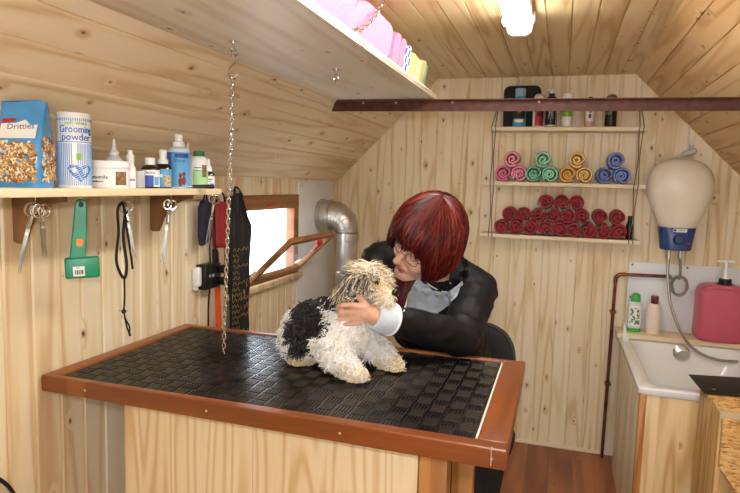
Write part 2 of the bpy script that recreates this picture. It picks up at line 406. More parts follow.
for i in range(K):
    for k in range(nn): fs.append((i * nn + k, i * nn + (k + 1) % nn, (i + 1) * nn + (k + 1) % nn, (i + 1) * nn + k))
b.add(vs, fs, None, 0, False)
for i in range(1, K):
    a = PI / 2 * i / K; rr = .0815 - .020 * i / K; R0 = .085
    c = Vector((cx + R0 * math.sin(a), 3.02, cz - R0 + R0 * math.cos(a))); out = Vector((math.sin(a), 0, math.cos(a)))
    b.tube([c + out * (rr * math.cos(2 * PI * k / 28)) + Vector((0, rr * math.sin(2 * PI * k / 28), 0)) for k in range(28)], .002, 6, 0, True)
b.build('elbow', m_galv, fl_)
b = MB(); b.lathe([(.058, .02), (.058, cz - .13), (.062, cz - .128), (.062, cz - .09), (.058, cz - .088)], T(cx + .085, 3.02, 0), 28)
b.build('down_pipe', m_galv, fl_)

# ------------------------------------------------------------------ rusty angle iron across the room
bm_ = thing('steel_beam', 'rust brown angle iron spanning the room from slope to slope under the ceiling', 'beam', (-.18, 2.4, 1.70))
xl, xr = -.945, .575
b = MB(); b.prism([(xl - .008, 1.698), (xr + .035, 1.698), (xr - .015, 1.742), (xl + .012, 1.742), (xl + .004, 1.73)], .005, T(0, 2.4, -.007) @ R(.45, 'Y') @ frame((0, 0, 0), (1, 0, 0), (0, 0, 1)), 0, 0)
b.build('web', m_rust, bm_)
b = MB(); b.bx((xl + .022, 2.372, 1.7385), (xr - .02, 2.401, 1.7425), .0015, 0, T(0, 0, -.007) @ R(.45, 'Y')); b.build('flange', m_rustlit, bm_)
for x in (-.80, -.66, -.43, -.1): b = MB(); b.sph((x, 2.3945, 1.725 - x * .0078), (.005, .003, .005), n=8, m=6); b.build('screw', m_screw, bm_)

# ------------------------------------------------------------------ ceiling lamp
cl_ = thing('ceiling_lamp', 'glowing white tube lamp fixed to the ceiling near the top edge', 'lamp', (-.165, 1.6, ZC))
b = MB(); b.bx((-.21, .92, 1.945), (-.12, 2.15, 1.979), .008); b.build('housing', m_white, cl_)
lm = base('lit_diffuser', '#ffffff', .3); lp = lm.node_tree.nodes['Principled BSDF']
lp.inputs['Emission Color'].default_value = (1, .975, .93, 1); lp.inputs['Emission Strength'].default_value = LAMP_POWER
b = MB(); b.prism([(-.042, 0), (.042, 0), (.036, -.026), (.02, -.037), (-.02, -.037), (-.036, -.026)], 1.17, frame((-.165, 2.12, 1.947), (1, 0, 0), (0, 0, 1)), 0, .004)
b.build('diffuser', lm, cl_)
b = MB(); b.prism([(-.045, .004), (.045, .004), (.039, -.03), (.022, -.040), (-.022, -.040), (-.039, -.03)], .03, frame((-.165, 2.148, 1.947), (1, 0, 0), (0, 0, 1)), 0, .006)
b.build('end_cap', base('clear_cap', '#f2efe6', .3), cl_)
for sx in (-1, 1):
    b = MB(); b.tube([(-.165 + sx * .05, 2.05, 1.965), (-.165 + sx * .053, 2.05, 1.935), (-.165 + sx * .043, 2.05, 1.92)], .004, 6); b.bx((-.165 + sx * .05 - .005, 2.04, 1.93), (-.165 + sx * .05 + .005, 2.06, 1.965), .002); b.build('clip', m_steel, cl_)

# ================================================================== GROOMING TABLE
TZ = .885
gt = thing('grooming_table', 'grooming table with reddish brown timber rim and black ribbed rubber top', 'table', (-.66, 1.49, 0))
X0, X1, Y0, Y1 = -1.24, -.072, 1.166, 1.793
YL, YR = 1.172, 1.153     # the front edge stands a little skew
b = MB(); b.prism([(X0, YL), (X1, YR), (X1, 1.192), (X0, 1.192)], .042, T(0, 0, TZ - .037), 0, .003); b.build('rail', m_stain, gt)
b = MB(); b.bx((X0, Y1 - .022, TZ - .037), (X1, Y1, TZ + .005), .003); b.build('rail', m_stain, gt)
b = MB(); b.bx((X0, 1.191, TZ - .037), (X0 + .04, Y1 - .022, TZ + .005), .003); b.build('rail', m_stainy, gt)
b = MB(); b.bx((X1 - .062, 1.191, TZ - .037), (X1, Y1 - .022, TZ + .0045), .003); b.build('rail', m_stainy, gt)
b = MB(); b.bx((X0 + .04, Y0 + .03, TZ - .032), (X1 - .062, Y1 - .022, TZ - .005)); b.build('top_board', m_ply, gt)
b = MB(); mx0, mx1, my0, my1 = X0 + .041, X1 - .068, Y0 + .025, Y1 - .023
b.bx((mx0, my0, TZ - .005), (mx1, my1, TZ - .001))
cs = .041; vs = []; fs = []
def rib(cx, cy, lx, ly, h=.0024):
    n = len(vs); z0 = TZ - .001
    for sx, sy in ((-1, -1), (1, -1), (1, 1), (-1, 1)): vs.append((cx + sx * lx / 2, cy + sy * ly / 2, z0))
    for sx, sy in ((-1, -1), (1, -1), (1, 1), (-1, 1)): vs.append((cx + sx * (lx / 2 - .0015), cy + sy * (ly / 2 - .0015), z0 + h))
    fs.extend([(n + 4, n + 5, n + 6, n + 7)] + [(n + i, n + (i + 1) % 4, n + 4 + (i + 1) % 4, n + 4 + i) for i in range(4)])
nx, ny = round((mx1 - mx0) / cs), round((my1 - my0) / cs); csx, csy = (mx1 - mx0 - .004) / nx, (my1 - my0 - .004) / ny
for i in range(nx):
    for j in range(ny):
        cx, cy = mx0 + .002 + (i + .5) * csx, my0 + .002 + (j + .5) * csy
        for k in range(5):
            q = (k - 2) * cs / 5.2
            if (i + j) % 2: rib(cx + q, cy, .0052, cs * .80)
            else: rib(cx, cy + q, cs * .80, .0052)
b.add(vs, fs); b.build('rubber_mat', m_rubber, gt)
b = MB(); b.bx((mx1 + .001, my0 + .01, TZ - .004), (mx1 + .006, my1 - .005, TZ + .003), .001); b.build('edge_strip', base('pale_strip', '#d8d2c4', .5), gt)['label'] = 'pale sealing strip'
b = MB(); b.bx((-1.034, 1.232, .02), (-.667, 1.25, .848)); b.build('front_panel', m_ply, gt)
b = MB(); b.bx((-.6655, 1.232, .02), (-.264, 1.25, .848)); b.build('front_panel', m_ply, gt)
b = MB(); b.bx((-1.03, 1.25, .02), (-1.015, 1.72, .848)); b.build('side_panel', m_pinez, gt)
for x, y in ((-.262, 1.235), (-.262, 1.7), (-1.013, 1.7)):
    b = MB(); b.bx((x, y, 0), (x + .062, y + .06, .849), .003); b.build('leg', m_post, gt)
for x in (-.1, -.42, -.75, -1.1): b = MB(); b.sph((x, YL - (YL - YR) * (x - X0) / (X1 - X0) - .001, TZ - .016), (.003, .002, .003), n=8, m=6); b.build('screw', m_screw, gt)
b = MB(); b.bx((X1 - .03, YR - .001, TZ - .03), (X1 - .028, YR + .006, TZ + .0062)); b.build('staple', m_screw, gt)
for x, z in ((-1.024, .826), (-1.024, .55), (-.675, .826), (-.66, .826), (-.28, .826), (-.28, .5)): b = MB(); b.sph((x, 1.2315, z), (.0025, .002, .0025), n=8, m=6); b.build('screw', m_screw, gt)

# black mat on the floor beyond the table
b = MB(); b.bx((-1.1, 1.95, .001), (-.19, 3.29, .009), .003)
tag(b.build('floor_mat', mottled('floor_mat_black', '#121212', '#1c1c1e', 90, .8, 0, .4), origin=(-.6, 2.6, 0)), 'black mat lying on the brown floor behind the table', 'mat')

# ================================================================== LEFT SHELF
SZ = 1.372
ls = thing('wall_shelf', 'long pine shelf on two brown brackets along the left wall', 'shelf', (XL, 1.2, SZ))
b = MB(); b.bx((XL + .001, .45, SZ - .018), (-1.0, 1.637, SZ), .002); b.build('board', m_pine, ls)
def bracket(y, d, h):
    b = MB(); pl = [(0, 0), (0, -h)] + [(d * .22 * (t / 5), -h - .004 * math.sin(t / 5 * PI)) for t in range(1, 5)]
    pl += [(d * (.22 + .78 * (1 - math.cos(t * PI / 16)) ** .9), -h * (1 - math.sin(t * PI / 16) * .86)) for t in range(1, 9)]
    pl.append((d, 0)); b.prism(pl, .018, frame((XL + .001, y, SZ - .0185), (1, 0, 0), (0, 0, 1)), 0, .002); return b.build('bracket', m_bracket, ls)
bracket(1.125, .15, .115); bracket(1.63, .15, .12)

def facing(x, y, z, extra=0):
    a = math.degrees(math.atan2(-y, -x)) + 90 + extra
    return T(x, y, z) @ R(a, 'Z')
def patch(mb, r, a0, a1, z0, z1, M, mi=0, n=10, lift=.0006, sx=1, sy=1):
    """a label: a strip of a cylinder of radius r facing local -Y"""
    vs = []; fs = []
    for rr in (r + lift, r - .001):
        for i in range(n + 1):
            a = math.radians(-90 + a0 + (a1 - a0) * i / n)
            vs += [(rr * sx * math.cos(a), rr * sy * math.sin(a), z0), (rr * sx * math.cos(a), rr * sy * math.sin(a), z1)]
    q = 2 * (n + 1)
    for i in range(n): fs += [(2 * i, 2 * i + 2, 2 * i + 3, 2 * i + 1), (q + 2 * i, 2 * i, 2 * i + 1, q + 2 * i + 1) if i == 0 else (2 * i, 2 * i + 2, q + 2 * i + 2, q + 2 * i), (2 * i + 1, 2 * i + 3, q + 2 * i + 3, q + 2 * i + 1)]
    fs.append((2 * n, 2 * n + 1, q + 2 * n + 1, q + 2 * n))
    mb.add(vs, fs, M, mi, True)
def disc(mb, c, rx, rz, M, mi, n=14, y=0.0):
    """flat print on a face looking along local -Y"""
    mb.prism([(rx * math.cos(2 * PI * k / n), rz * math.sin(2 * PI * k / n)) for k in range(n)], .0006, M @ frame((c[0], y, c[1]), (1, 0, 0), (0, 0, 1)), mi)
def item(name, label, cat, x, y, z, extra=0, group=None):
    return thing(name, label, cat, None, 0, group, facing(x, y, z, extra))
def shape(parent, name, mat, prof, n=24, **kw):
    b = MB(); b.lathe(prof, WM[parent], n, **kw); return b.build(name, mat, parent)

m_lblue = base('light_blue_print', '#5fa6d8', .5); m_paper = base('white_paper', '#f0f0ea', .6); m_amber = base('dark_amber_glass', '#23120c', .12)
m_clear = glass('clear_plastic', '#eef2f4', .12, .42); m_gold = base('gold_print', '#b08a4a', .5); m_tan = mottled('tan_print', '#a07a4c', '#5c4028', 130, .6)
G4 = 'grooming products on the left wall shelf'
# --- bag of dog treats
t = item('treat_bag', 'blue bag of mixed bone shaped dog treats at the near end of the wall shelf', 'bag', -1.075, .995, SZ, -23)
M = WM[t]; b = MB(); w_, d_ = .084, .084; lev = []
for i in range(13):
    u = i / 12; z = .178 * u; q = 1 - max(0, (u - .45) / .55) ** 1.3 * .86; bul = 1 + .06 * math.sin(PI * min(1, u * 1.4))
    lev.append((w_ / 2 * bul * (1 + .05 * u), d_ / 2 * q * bul, z))
vs = []; fs = []; n = 28
for j, (hx, hy, z) in enumerate(lev):
    for k in range(n):
        a = 2 * PI * k / n; c_, s_ = math.cos(a), math.sin(a); pw = .32
        x = math.copysign(abs(c_) ** pw, c_) * hx; y = math.copysign(abs(s_) ** pw, s_) * hy
        wr_ = .0018 * noise.noise((x * 60, y * 60, z * 50))
        vs.append((x * (1 + wr_ * 14), y + wr_, z + (.004 * math.sin(x * 70) if j == 12 else 0)))
for j in range(12):
    for k in range(n): fs.append((j * n + k, j * n + (k + 1) % n, (j + 1) * n + (k + 1) % n, (j + 1) * n + k))
fs.append(tuple(range(n))[::-1]); fs.append(tuple(12 * n + k for k in range(n)))
b.add(vs, fs, M, 0, True); b.build('bag', mottled('blue_film', '#5aa6dc', '#3f8cc8', 18, .22, 0, .15), t)
def bagy(x, z): # front face of the bag, for what is printed on it
    u = z / .178; q = 1 - max(0, (u - .45) / .55) ** 1.3 * .86; bul = 1 + .06 * math.sin(PI * min(1, u * 1.4)); return -d_ / 2 * q * bul
rr = random.Random(3); treats = [base('treat_%s' % n, c, .6) for n, c in (('cream', '#d9bd88'), ('brown', '#a07848'), ('dark', '#7a5438'), ('ochre', '#c48e4c'), ('pale', '#ece0bc'))]
b = MB()
for side in (0, 1):
    for i in range(240 if side == 0 else 150):
        u = rr.uniform(-.036, .034); z = rr.uniform(.014, .09 if side == 0 else .105); a = rr.uniform(0, 180)
        if side == 0: F = frame((u, bagy(u, z) - .0005, z), (1, 0, 0), (0, 0, 1))
        else: F = frame((w_ / 2 * (1.05 + .05 * z / .178) + .0005, u * .9 * (1 - max(0, z - .08) * 5), z), (0, 1, 0), (0, 0, 1))
        F = M @ F @ R(a, 'Z'); mi = rr.randrange(5); L_ = rr.uniform(.006, .0095)
        b.box((0, 0, 0), (L_, .0042, .0022), F, .001, mi)
        for s_ in (-1, 1): b.sph((s_ * L_ / 2, 0, 0), (.0029, .0034, .0014), F, mi, 8, 5)
b.build('printed_treats', treats, t)
b = MB(); F = lambda x, z: M @ frame((x, bagy(x, z) - .0012, z), (1, 0, 0), (0, .35 if z > .1 else 0, 1))
b.prism([(-.036, -.02), (.034, -.018), (.036, .012), (.022, .01), (.012, .022), (-.006, .014), (-.034, .012)], .0008, F(0, .118), 0)
b.build('label_field', m_paper, t)
b = MB(); text_into(b, 'Dritties', .017, F(.004, .124) @ T(0, 0, .001) @ R(4, 'Z'), 0); b.build('bag_lettering', base('navy_print', '#26306a', .5), t)
b = MB(); b.prism([(-.014, -.006), (.012, .0), (.014, .006), (-.012, .004)], .0008, F(-.02, .135) @ T(0, 0, .0012)); b.build('red_flash', m_redprint, t)
# --- grooming powder tin
t = item('powder_tin', 'tall round white and blue tin reading Grooming powder on the wall shelf', 'tin', -1.05, 1.10, SZ); M = WM[t]; r = .0355
shape(t, 'tin_body', m_white, [(r * .97, 0), (r, .002), (r, .158), (r * .98, .160)]); shape(t, 'tin_lid', m_white, [(r * .99, .158), (r * 1.02, .159), (r * 1.02, .164), (r * .96, .166)])
b = MB()
for k in range(24):
    a = -82 + k * 7.1
    patch(b, r, a, a + 2.6, .006, .098 if abs(a) > 4 else .02, M, 0, 2)
    patch(b, r, a, a + 3.0, .147, .153, M, 0, 2)
patch(b, r, -80, 80, .1005, .1022, M, 0, 20); patch(b, r, -50, -48, .1, .145, M, 0, 2)
b.build('blue_stripes', base('tin_stripe_blue', '#6d9fd6', .4), t)
b = MB(); P = lambda z, a=0: M @ R(a, 'Z') @ frame((0, -r - .0006, z), (1, 0, 0), (0, 0, 1))
text_into(b, 'Grooming', .0225, P(.1285, 8), 0, r, .0008, .8); text_into(b, 'powder', .0225, P(.1115, 8), 0, r, .0008, .9)
b.build('tin_lettering', base('tin_blue', '#1f6fc0', .4), t)
b = MB(); text_into(b, 'soft white', .012, P(.1425, 8), 0, r, .0006, 1.0); b.build('green_lettering', m_greenprint, t)
b = MB(); patch(b, r, 6, 22, .062, .076, M, 0, 6, .001); b.build('green_mark', m_greenprint, t)
b = MB(); pts = []
hp = [(0, -.026)] + [(.024 * math.sin(q) ** 3 * 1.05, .0185 * math.cos(q) - .0075 * math.cos(2 * q) - .003 * math.cos(3 * q)) for q in [PI - PI * i / 20 * 2 for i in range(1, 20)]]
vs = [Vector((math.sin(x / r) * (r + .0012), -math.cos(x / r) * (r + .0012), z + .036)) for x, z in [(p[0] + .004, p[1]) for p in hp]]
b.add([M @ R(12, 'Z') @ v for v in vs] + [M @ R(12, 'Z') @ Vector((math.sin(.004 / r) * (r + .0013), -math.cos(.004 / r) * (r + .0013), .036))], [(i, (i + 1) % len(vs), len(vs)) for i in range(len(vs))])
b.build('blue_heart', base('heart_blue', '#2a78c8', .4), t)
b = MB()
for i in range(9):
    z = .018 + i * .0042
    b.tube([M @ R(12, 'Z') @ Vector((math.sin(x / r) * (r + .0016), -math.cos(x / r) * (r + .0016), z + .0022 * math.sin(x * 480 + i))) for x in np.linspace(-.006 - .0012 * i, .012 + .0010 * i, 9)], .0006, 5)
b.build('heart_script', m_paper, t)
# --- white jar
t = item('cream_jar', 'wide white jar with a screw lid and dog label on the wall shelf', 'jar', -1.045, 1.205, SZ); M = WM[t]; r = .0445
shape(t, 'jar_body', m_white, [(r * .95, 0), (r, .004), (r, .044), (r * .97, .046)], 32); shape(t, 'jar_lid', m_white, [(r * 1.0, .0455), (r * 1.03, .047), (r * 1.03, .062), (r * .97, .065)], 32)
b = MB(); patch(b, r, -75, 60, .006, .042, M, 0, 20); b.build('jar_label', m_paper, t)
b = MB(); text_into(b, 'Camomile', .0125, M @ R(-38, 'Z') @ frame((0, -r - .0009, .026), (1, 0, 0), (0, 0, 1)), 0, r, .0006); text_into(b, 'conditioner', .007, M @ R(-38, 'Z') @ frame((0, -r - .0009, .016), (1, 0, 0), (0, 0, 1)), 0, r, .0006)
b.build('jar_lettering', m_ink, t)
b = MB(); patch(b, r, 16, 52, .008, .040, M, 0, 8, .001); b.build('dog_picture', m_tan, t)
# --- dropper bottle behind the jar
t = item('dropper_bottle', 'clear bottle with a pointed white nozzle standing behind the white jar', 'bottle', -1.118, 1.306, SZ)
shape(t, 'bottle_body', base('milky_plastic', '#dfe3e6', .3), [(.022, 0), (.024, .003), (.024, .062), (.021, .074), (.012, .081), (.011, .084)]); shape(t, 'nozzle', m_white, [(.0125, .084), (.0125, .092), (.0075, .095), (.005, .103), (.003, .124), (.002, .126)])
# --- small white pump spray
t = item('spray_bottle', 'small slim white spray bottle just right of the white jar', 'bottle', -1.04, 1.272, SZ); M = WM[t]
shape(t, 'bottle_body', m_white, [(.0125, 0), (.013, .003), (.013, .05), (.010, .056), (.008, .06)]); shape(t, 'spray_cap', m_white, [(.0085, .06), (.0095, .062), (.0095, .082), (.006, .085), (.006, .094), (.005, .095)])
b = MB(); patch(b, .013, -50, 50, .018, .024, M); b.build('label_line', base('lilac_print', '#8f97c8', .5), t)
# --- clear glass
t = item('clear_beaker', 'small empty clear plastic beaker between white spray and brown bottle', 'cup', -1.06, 1.33, SZ)
b = MB(); b.lathe([(.0135, .0005), (.015, .002), (.015, .044), (.0138, .044), (.0138, .004), (.0135, .003)], WM[t], 20); b.build('beaker', m_clear, t)
# --- brown bottle, blue label
t = item('medicine_bottle', 'brown bottle with a white screw cap and purple blue label', 'bottle', -1.05, 1.362, SZ); M = WM[t]; r = .0235
shape(t, 'bottle_body', m_amber, [(r * .95, 0), (r, .002), (r, .05), (r * .8, .058), (.0105, .061), (.0105, .063)]); shape(t, 'screw_cap', m_white, [(.0128, .062), (.013, .063), (.013, .079), (.012, .0805)])
b = MB(); patch(b, r, -85, 85, .004, .048, M, 0, 14); b.build('bottle_label', m_paper, t)
b = MB(); patch(b, r, -85, 20, .004, .034, M, 0, 10, .001); b.build('blue_field', base('violet_blue', '#3b4fa8', .5), t)
b = MB(); patch(b, r, 24, 60, .008, .03, M, 1, 6, .001); text_into(b, 'Derma', .010, M @ frame((-.002, -r - .0012, .041), (1, 0, 0), (0, 0, 1)), 0, r, .0005); b.build('label_print', [m_ink, m_lblue], t)
# --- pump spray with blue label
t = item('pump_bottle', 'dark pump bottle with white sprayer and light blue label', 'bottle', -1.05, 1.416, SZ); M = WM[t]; r = .0225
shape(t, 'bottle_body', m_amber, [(r * .95, 0), (r, .002), (r, .058), (r * .7, .066), (.0105, .068)]); shape(t, 'pump_head', m_white, [(.0135, .066), (.014, .068), (.014, .078), (.009, .08), (.009, .09), (.0105, .0905), (.0105, .103), (.0085, .105)])
b = MB(); patch(b, r, -85, 85, .003, .052, M, 0, 14); b.build('bottle_label', m_lblue, t)
b = MB(); patch(b, r, 5, 60, .006, .036, M, 0, 8, .001); patch(b, r, -80, -45, .006, .03, M, 1, 5, .001); disc(b, (-.006, .034), .005, .005, M, 1, 12, -r - .0012); b.build('label_picture', [mottled('puppy_print', '#d8c49a', '#86704a', 160, .6), m_paper], t)
# --- tall blue spray bottle
t = item('tall_spray_bottle', 'tallest bottle on the wall shelf, blue label with two brown dogs', 'bottle', -1.05, 1.489, SZ); M = WM[t]; r = .031
shape(t, 'bottle_body', base('pale_blue_plastic', '#cfe2ee', .3), [(r * .95, 0), (r, .003), (r, .104), (r * .9, .112), (.016, .118), (.014, .120)]); shape(t, 'spray_head', m_white, [(.0165, .117), (.017, .119), (.017, .13), (.011, .133), (.011, .142), (.0125, .143), (.0115, .152), (.008, .154)])
b = MB(); patch(b, r, -80, 80, .004, .102, M, 0, 16); b.build('bottle_label', m_lblue, t)
b = MB(); patch(b, r, -80, -40, .02, .1, M, 0, 6, .001); patch(b, r, -20, 50, .086, .098, M, 1, 8, .001); text_into(b, 'Shine', .014, M @ frame((.002, -r - .0014, .078), (1, 0, 0), (0, 0, 1)), 1, r, .0006); b.build('label_print', [m_blueprint, base('deep_blue', '#204e9c', .5)], t)
b = MB()
for dx, zz in ((.004, 0), (.014, .004)):
    F = M @ R(math.degrees(dx / r), 'Z') @ T(0, -r, 0)
    b.sph((0, .0, .018 + zz), (.006, .0015, .014), F); b.sph((0, 0, .037 + zz), (.005, .0016, .007), F)
b.build('dog_print', base('chestnut_print', '#7c3418', .6), t)
# --- slim clear tube
t = item('slim_tube', 'slim tall clear tube with white tip right of the tall blue bottle', 'tube', -1.07, 1.562, SZ)
shape(t, 'tube_body', m_clear, [(.012, 0), (.0125, .003), (.0125, .085), (.009, .093), (.005, .097)]); shape(t, 'tip', m_white, [(.005, .095), (.004, .10), (.003, .132), (.002, .134)])
# --- white bottle green cap
t = item('lotion_bottle', 'white bottle with a dark green cap and green dog label', 'bottle', -1.05, 1.589, SZ); M = WM[t]; r = .027
shape(t, 'bottle_body', m_white, [(r * .95, 0), (r, .003), (r, .084), (r * .88, .092), (.016, .096)]); shape(t, 'screw_cap', base('green_cap', '#1f7a44', .4), [(.0155, .095), (.016, .096), (.016, .109), (.0148, .111)])
b = MB(); patch(b, r, -40, 80, .006, .055, M, 0, 12); b.build('green_label', base('pale_green_print', '#a9d69a', .5), t)
b = MB(); patch(b, r, 20, 52, .034, .07, M, 0, 6, .001); patch(b, r, -30, 15, .06, .063, M, 1, 6, .001); patch(b, r, -30, 10, .052, .054, M, 1, 6, .001); b.build('label_picture', [m_tan, base('leaf_green', '#4c9a48', .5)], t)
# --- dark dropper bottle
t = item('eye_dropper_bottle', 'small dark dropper bottle with white cap at the far end of the wall shelf', 'bottle', -1.035, 1.618, SZ); M = WM[t]; r = .018
shape(t, 'bottle_body', m_amber, [(r * .95, 0), (r, .002), (r, .044), (r * .7, .051), (.008, .053)]); shape(t, 'dropper_cap', m_white, [(.0105, .051), (.011, .052), (.010, .066), (.006, .07), (.0045, .084), (.003, .09)])
b = MB(); patch(b, r, -80, 80, .006, .038, M, 0, 12); b.build('bottle_label', m_paper, t)
b = MB(); patch(b, r, -30, 40, .026, .029, M, 0, 6, .001); patch(b, r, -30, 30, .02, .022, M, 0, 6, .001); patch(b, r, 10, 60, .008, .016, M, 1, 6, .001); b.build('label_print', [m_ink, m_lblue], t)
# --- black nail clipper lying in front
t = item('thinning_comb', 'black handled comb lying flat in front of the bottles on the wall shelf', 'comb', -1.012, 1.50, SZ, 0); M = WM[t]
b = MB(); b.cap((0.0, 0, .006), (.055, .004, .007), .0045, .0065, 0); b2 = MB()
for i in range(len(b.v)): pass
hb = MB(); hb.add([M @ Vector(v) for v in b.v], b.f, None, 0, True); hb.build('handle', m_black, t)
b = MB(); b.box((-.025, 0, .0055), (.052, .009, .002), M, .0006)
for i in range(16): b.box((-.05 + i * .0032, -.008, .0055), (.0014, .012, .0014), M)
b.build('steel_comb', m_steel, t)

# ================================================================== THINGS HANGING ON THE LEFT WALL
def hook(parent, x, y, z):
    b = MB(); b.tube(spline([(x, y, z), (x, y, z - .012), (x + .004, y - .004, z - .022), (x, y, z - .028), (x - .005, y + .004, z - .022)], 5), .0016, 6); b.sph((x, y, z), (.004, .004, .0015), n=10, m=6)
    return b.build('hook', m_chrome, parent)
def scissors(label, x, y, zt, L, lean=8, spread=7, yaw=0, curved=0.0):
    t = thing('grooming_scissors', label, 'scissors', None, 0, 'grooming scissors hanging under the wall shelf', facing(x, y, zt, yaw) @ R(lean, 'Y'))
    for s_ in (-1, 1):
        Q = WM[t] @ T(0, s_ * .0016, 0); hl = L * .42; b = MB()
        H = Q @ T(0, 0, -hl) @ R(s_ * spread * .6, 'Y') @ T(0, 0, hl)
        bl = L - hl; pl = [(-.0045, .012), (.0045, .012), (.005, -.01), (.003 + curved * s_, -bl * .6), (.0004 + curved * 2.2, -bl), (-.003 + curved * .6, -bl * .55), (-.0045, -.01)]
        b.prism(pl, .0024, H @ frame((0, s_ * .0012, -hl), (1, 0, 0), (0, 0, 1)), 0, .0006)
        p = b.build('blade', m_blade, t)
        b = MB(); ring = [H @ Vector((s_ * .004 + .0115 * math.cos(q), 0, -.014 + .014 * math.sin(q))) for q in [2 * PI * k / 20 for k in range(20)]]
        b.tube(ring, .0026, 8, 0, True); b.tube([H @ Vector((s_ * .004 - s_ * .003, 0, -.027)), H @ Vector((s_ * .001, 0, -hl * .7)), H @ Vector((0, 0, -hl + .008))], [.003, .0034, .004], 8)
        b.build('finger_ring', m_chrome, p)
    b = MB(); b.cyl(WM[t] @ Vector((0, -.006, -L * .42)), WM[t] @ Vector((0, .006, -L * .42)), .0038, n=12); b.build('pivot_screw', m_chrome, t)
    return t
HX = -1.125; HZ = SZ - .018
def hpos(y): return hook(ls, HX, y, HZ)
hpos(1.062); scissors('curved chrome scissors nearest the camera, hanging before the near shelf bracket', HX, 1.06, HZ - .02, .165, 15, 2, 0, .003)
scissors('second chrome scissors sharing the nearest hook, handles fanned to the right', HX + .008, 1.068, HZ - .022, .12, -2, 5, 10)
hpos(1.346); scissors('chrome scissors hanging on the hook with the black leash loop', HX, 1.352, HZ - .02, .165, -8, 5, 0)
hpos(1.556); scissors('long straight chrome scissors hanging before the far shelf bracket', HX, 1.553, HZ - .02, .205, 8, 4, 0)
# green dematting rake
hpos(1.192)
t = thing('dematting_rake', 'green plastic grooming rake with orange and barcode stickers under the wall shelf', 'grooming rake', None, 0, None, facing(HX + .004, 1.192, HZ - .018, 0) @ R(4, 'Y')); M = WM[t]
b = MB(); F = frame((0, .006, 0), (1, 0, 0), (0, 0, 1))
pl = [(-.0135, -.004), (-.009, .005), (0, .007), (.009, .005), (.0135, -.004), (.0165, -.06), (.0175, -.135), (.021, -.143), (-.021, -.143), (-.0185, -.135), (-.0155, -.06)]
b.prism(pl, .011, M @ F, 0, .003); hd = b.build('handle', base('green_plastic', '#138a60', .35), t)
b = MB(); b.tube([M @ Vector((.0045 * math.cos(q), -.0055, -.0065 + .006 * math.sin(q))) for q in [2 * PI * k / 16 for k in range(16)]], .0012, 6, 0, True); b.sph((0, -.0052, -.0065), (.004, .001, .0055), M, 0, 12, 6); b.build('hang_hole', base('hole_dark', '#2a3a30', .7), t)
b = MB(); b.box((-.006, 0, -.162), (.078, .022, .052), M @ R(-6, 'Y'), .005); b.build('rake_head', bpy.data.materials['green_plastic'], t)
b = MB()
for i in range(14): b.cyl(M @ Vector((-.036 + i * .0052, .012, -.184)), M @ Vector((-.036 + i * .0052, .022, -.19)), .0009, .0006, 6)
b.build('pins', m_steel, t)
b = MB(); b.prism([(-.0055, -.009), (-.0075, -.006), (-.0075, .006), (-.0055, .009), (.0055, .009), (.0075, .006), (.0075, -.006), (.0055, -.009)], .0008, M @ frame((.002, -.0052, -.10), (1, 0, 0), (0, 0, 1))); b.build('price_sticker', base('orange_sticker', '#f08a1c', .5), t)
b = MB(); F = M @ R(-6, 'Y') @ frame((-.014, -.0111, -.170), (1, 0, 0), (0, 0, 1)); b.box((0, 0, .0004), (.026, .024, .0008), F); st = b.build('barcode_sticker', m_paper, t)
b = MB(); x = -.009
for wdt in (1, 2, 1, 1, 3, 1, 2, 1, 1, 2, 3, 1): b.box((x, -.002, .001), (.0006 * wdt, .011, .0004), F); x += .0006 * wdt + .0008
text_into(b, '59,-', .007, F @ T(0, .008, .0009)); b.build('bars', m_ink, st)
# black leash loop with knot and tail
hy = 1.337; hx = HX + .004
t = thing('grooming_loop', 'black leash loop with a knotted tail hanging low under the wall shelf', 'leash', (hx, hy, HZ - .02))
b = MB(); zz = HZ - .022
loop = spline([(hx, hy, zz), (hx, hy - .018, zz - .02), (hx, hy - .016, zz - .08), (hx, hy - .026, zz - .15), (hx, hy - .012, zz - .19), (hx, hy + .006, zz - .205), (hx, hy + .014, zz - .17), (hx, hy + .002, zz - .09), (hx, hy + .012, zz - .03)], 6)
b.tube(loop, .0028, 8, 0, True, 1.8)
b.tube(spline([(hx + .004, hy, zz), (hx + .005, hy + .008, zz - .06), (hx + .004, hy + .022, zz - .12), (hx + .003, hy + .034, zz - .185)], 6), .003, 8)
b.build('loop', m_blackcloth, t)
b = MB(); b.tube(spline([(hx, hy + .004, zz - .2), (hx, hy + .004, zz - .26), (hx, hy, zz - .295)], 5), .0026, 8)
b.sph((hx, hy, zz - .298), (.006, .007, .007)); b.tube(spline([(hx, hy + .001, zz - .3), (hx, hy + .006, zz - .32), (hx, hy + .022, zz - .345), (hx, hy + .02, zz - .36), (hx, hy + .012, zz - .345), (hx, hy + .002, zz - .31)], 5), .0022, 8)
b.tube([(hx, hy + .02, zz - .36), (hx, hy + .024, zz - .372)], .003, 8); b.tube([(hx, hy - .018, zz - .292), (hx, hy, zz - .297), (hx, hy + .016, zz - .3)], .0008, 5); b.build('tail', m_blackcloth, t)
